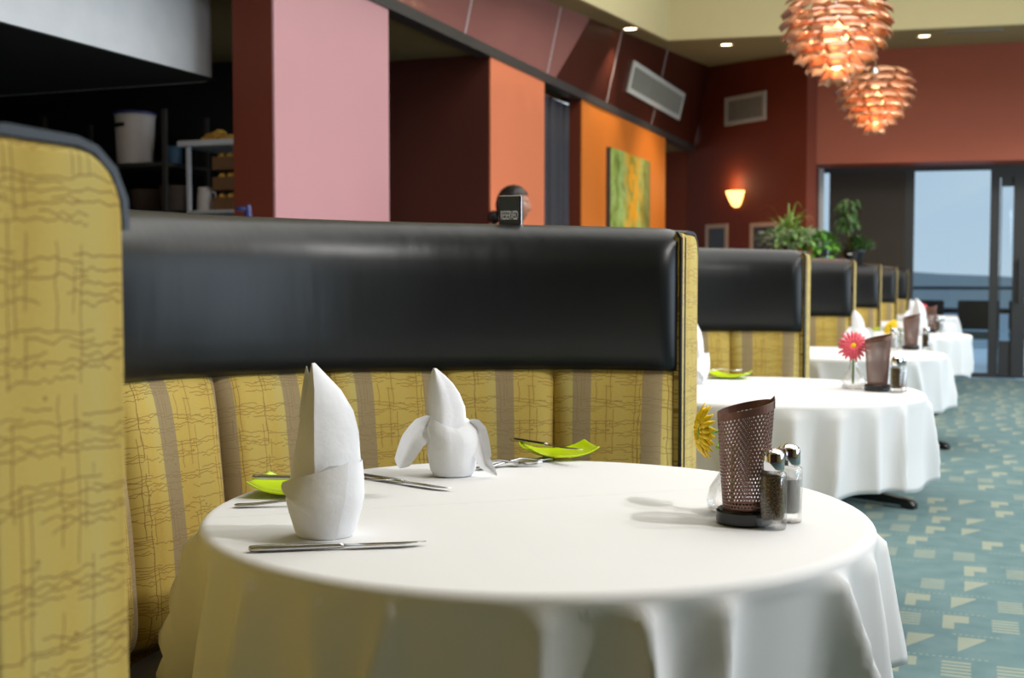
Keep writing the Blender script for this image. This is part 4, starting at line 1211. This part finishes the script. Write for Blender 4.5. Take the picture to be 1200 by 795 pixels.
mb.build('head', SKIN, per, True)
for sy in (-1, 1):
    mb = MB(); mb.lathe([(0, -.011), (.007, -.009), (.011, 0), (.007, .009), (0, .011)], 14, (HC.x+.073, sy*.030, HC.z+.008)); mb.build('eye', WHITEP, per, True)
mb = MB()
def hair(i, j):
    a = 2*PI*i/NL; b = -.62+(PI/2+.62)*j/20
    x, y, z = math.cos(a)*math.cos(b), math.sin(a)*math.cos(b), math.sin(b)
    lim = .52 if x > .25 else -.60
    if z < lim: b2 = math.asin(max(-1, lim)); z = math.sin(b2); s = math.cos(b2)/max(.01, math.cos(b)); x, y = x*s, y*s
    w = 1+.03*mnoise.noise(Vector((x*6, y*6, z*3)))
    return (HC.x+x*.103*w-.003, HC.y+y*.083*w, HC.z+z*.118*w)
mb.grid(NL, 21, hair, cu=True)
mb.build('hair', HAIR, per, True, solid=.006)
mb = MB(); mb.lathe([(0, -.045), (.026, -.035), (.04, 0), (.028, .032), (0, .042)], 18, (HC.x-.118, 0, HC.z-.07)); mb.build('hair_bun', HAIR, per, True)
for sy in (-1, 1):     # hands
    K = [(.088, sy*.21, .84, .024, .016), (.10, sy*.205, .80, .030, .015), (.108, sy*.202, .765, .030, .013)]; EE = [(0, 1), (1, 2)]
    for f, dx in enumerate((-.021, -.007, .007, .021)):
        ln = (.060, .072, .068, .052)[f]; i0 = len(K)
        K += [(.110+dx, sy*.201, .745, .009), (.118+dx, sy*.196, .745-ln*.5, .008), (.116+dx, sy*.188, .745-ln, .0065)]; EE += [(2, i0), (i0, i0+1), (i0+1, i0+2)]
    i0 = len(K); K += [(.128, sy*.196, .80, .010), (.142, sy*.190, .775, .0085), (.146, sy*.186, .75, .007)]; EE += [(1, i0), (i0, i0+1), (i0+1, i0+2)]
    skin('hand', SKIN, K, EE, per, 2, 1)
skin('shoe', BLACKP, [(-.02, .10, .04, .045, .04), (.06, .105, .035, .042, .036), (.16, .11, .03, .036, .03)], [(0, 1), (1, 2)], per, 2)
skin('shoe', BLACKP, [(-.04, -.10, .04, .045, .04), (.04, -.105, .035, .042, .036), (.14, -.11, .03, .036, .03)], [(0, 1), (1, 2)], per, 2)

# ------------------------------------------------------------------ light
w = bpy.data.worlds.new('dusk'); sc.world = w; w.use_nodes = True
nt = w.node_tree; bg = nt.nodes['Background']
tc = nt.nodes.new('ShaderNodeTexCoord'); sp = nt.nodes.new('ShaderNodeSeparateXYZ'); nt.links.new(tc.outputs['Generated'], sp.inputs[0])
rm = nt.nodes.new('ShaderNodeValToRGB'); nt.links.new(sp.outputs[2], rm.inputs[0])
e = rm.color_ramp.elements; e[0].position = 0; e[0].color = (*lin((176, 198, 214)), 1); e[1].position = .35; e[1].color = (*lin((140, 174, 205)), 1)
nt.links.new(rm.outputs[0], bg.inputs[0]); bg.inputs[1].default_value = 1.25

l = light('AREA', 'well_fill_light', (.3, 6.6, H-.12), 290, (1, .985, .96), shape='RECTANGLE', size=4.2, size_y=8.0)  # added area light, no fixture, gives soft light from above
for k, (x, y, pw) in enumerate(((1.25, 1.85, 150), (1.2, 2.4, 55), (1.3, 4.2, 95), (1.3, 6.5, 95), (1.3, 8.8, 105), (1.3, 11.2, 120), (2.2, 13.0, 130))):
    o = light('SPOT', 'aisle_spot', (x, y, 2.95), pw, (1, .98, .955), spot_size=R(100), spot_blend=.6, shadow_soft_size=.07)
    aim(o, (x-1.75, y+.25, .75))
for y0 in (3.8, 7.5, 11.0):
    o = light('AREA', 'window_daylight', (4.5, y0, 1.6), 75, (.72, .86, 1.0), shape='RECTANGLE', size=3.6, size_y=2.0); aim(o, (0, y0, 1.3))
for y in (6.8, 10.0):
    o = light('SPOT', 'pendant_highlight_spot', (1.6, y, 3.25), 130, (1, .93, .84), spot_size=R(26), spot_blend=.5, shadow_soft_size=.06); aim(o, (-.79, y+.86, 2.66))  # added spots without fixtures, for white highlights on the copper leaves
o = light('SPOT', 'orange_wall_washer', (-2.2, 12.2, 3.45), 60, (1, .8, .5), spot_size=R(80), spot_blend=.8, shadow_soft_size=.1); aim(o, (-3.2, 12.6, 1.4))
o = light('SPOT', 'hood_fill_spot', (-1.6, 2.6, 3.2), 55, (.93, .97, 1), spot_size=R(60), spot_blend=.7, shadow_soft_size=.15); aim(o, (-3.7, 4.5, 2.6))  # added spot without a fixture, brightens the steel hood
light('AREA', 'kitchen_lamp', (-5.0, 5.9, 2.65), 4, (1, .9, .8), shape='RECTANGLE', size=.8, size_y=.4)

# ------------------------------------------------------------------ camera
cam = bpy.data.cameras.new('camera'); co = bpy.data.objects.new('camera', cam); COL.objects.link(co)
co.location = (0, 0, 1.12); co.rotation_euler = (R(90-2.86), 0, YAW)
cam.lens = 42; cam.sensor_width = 36; cam.clip_end = 2000
cam.dof.use_dof = True; cam.dof.focus_distance = 2.0; cam.dof.aperture_fstop = 5.6
sc.camera = co
sc.view_settings.view_transform = 'Standard'; sc.view_settings.look = 'None'
sc.view_settings.exposure = 0.0; sc.view_settings.gamma = 1.0; sc.view_settings.use_curve_mapping = False
sc.cycles.use_denoising = True
sc.cycles.max_bounces = 8; sc.cycles.transparent_max_bounces = 12; sc.cycles.sample_clamp_indirect = 6
sc.cycles.caustics_reflective = False; sc.cycles.caustics_refractive = False
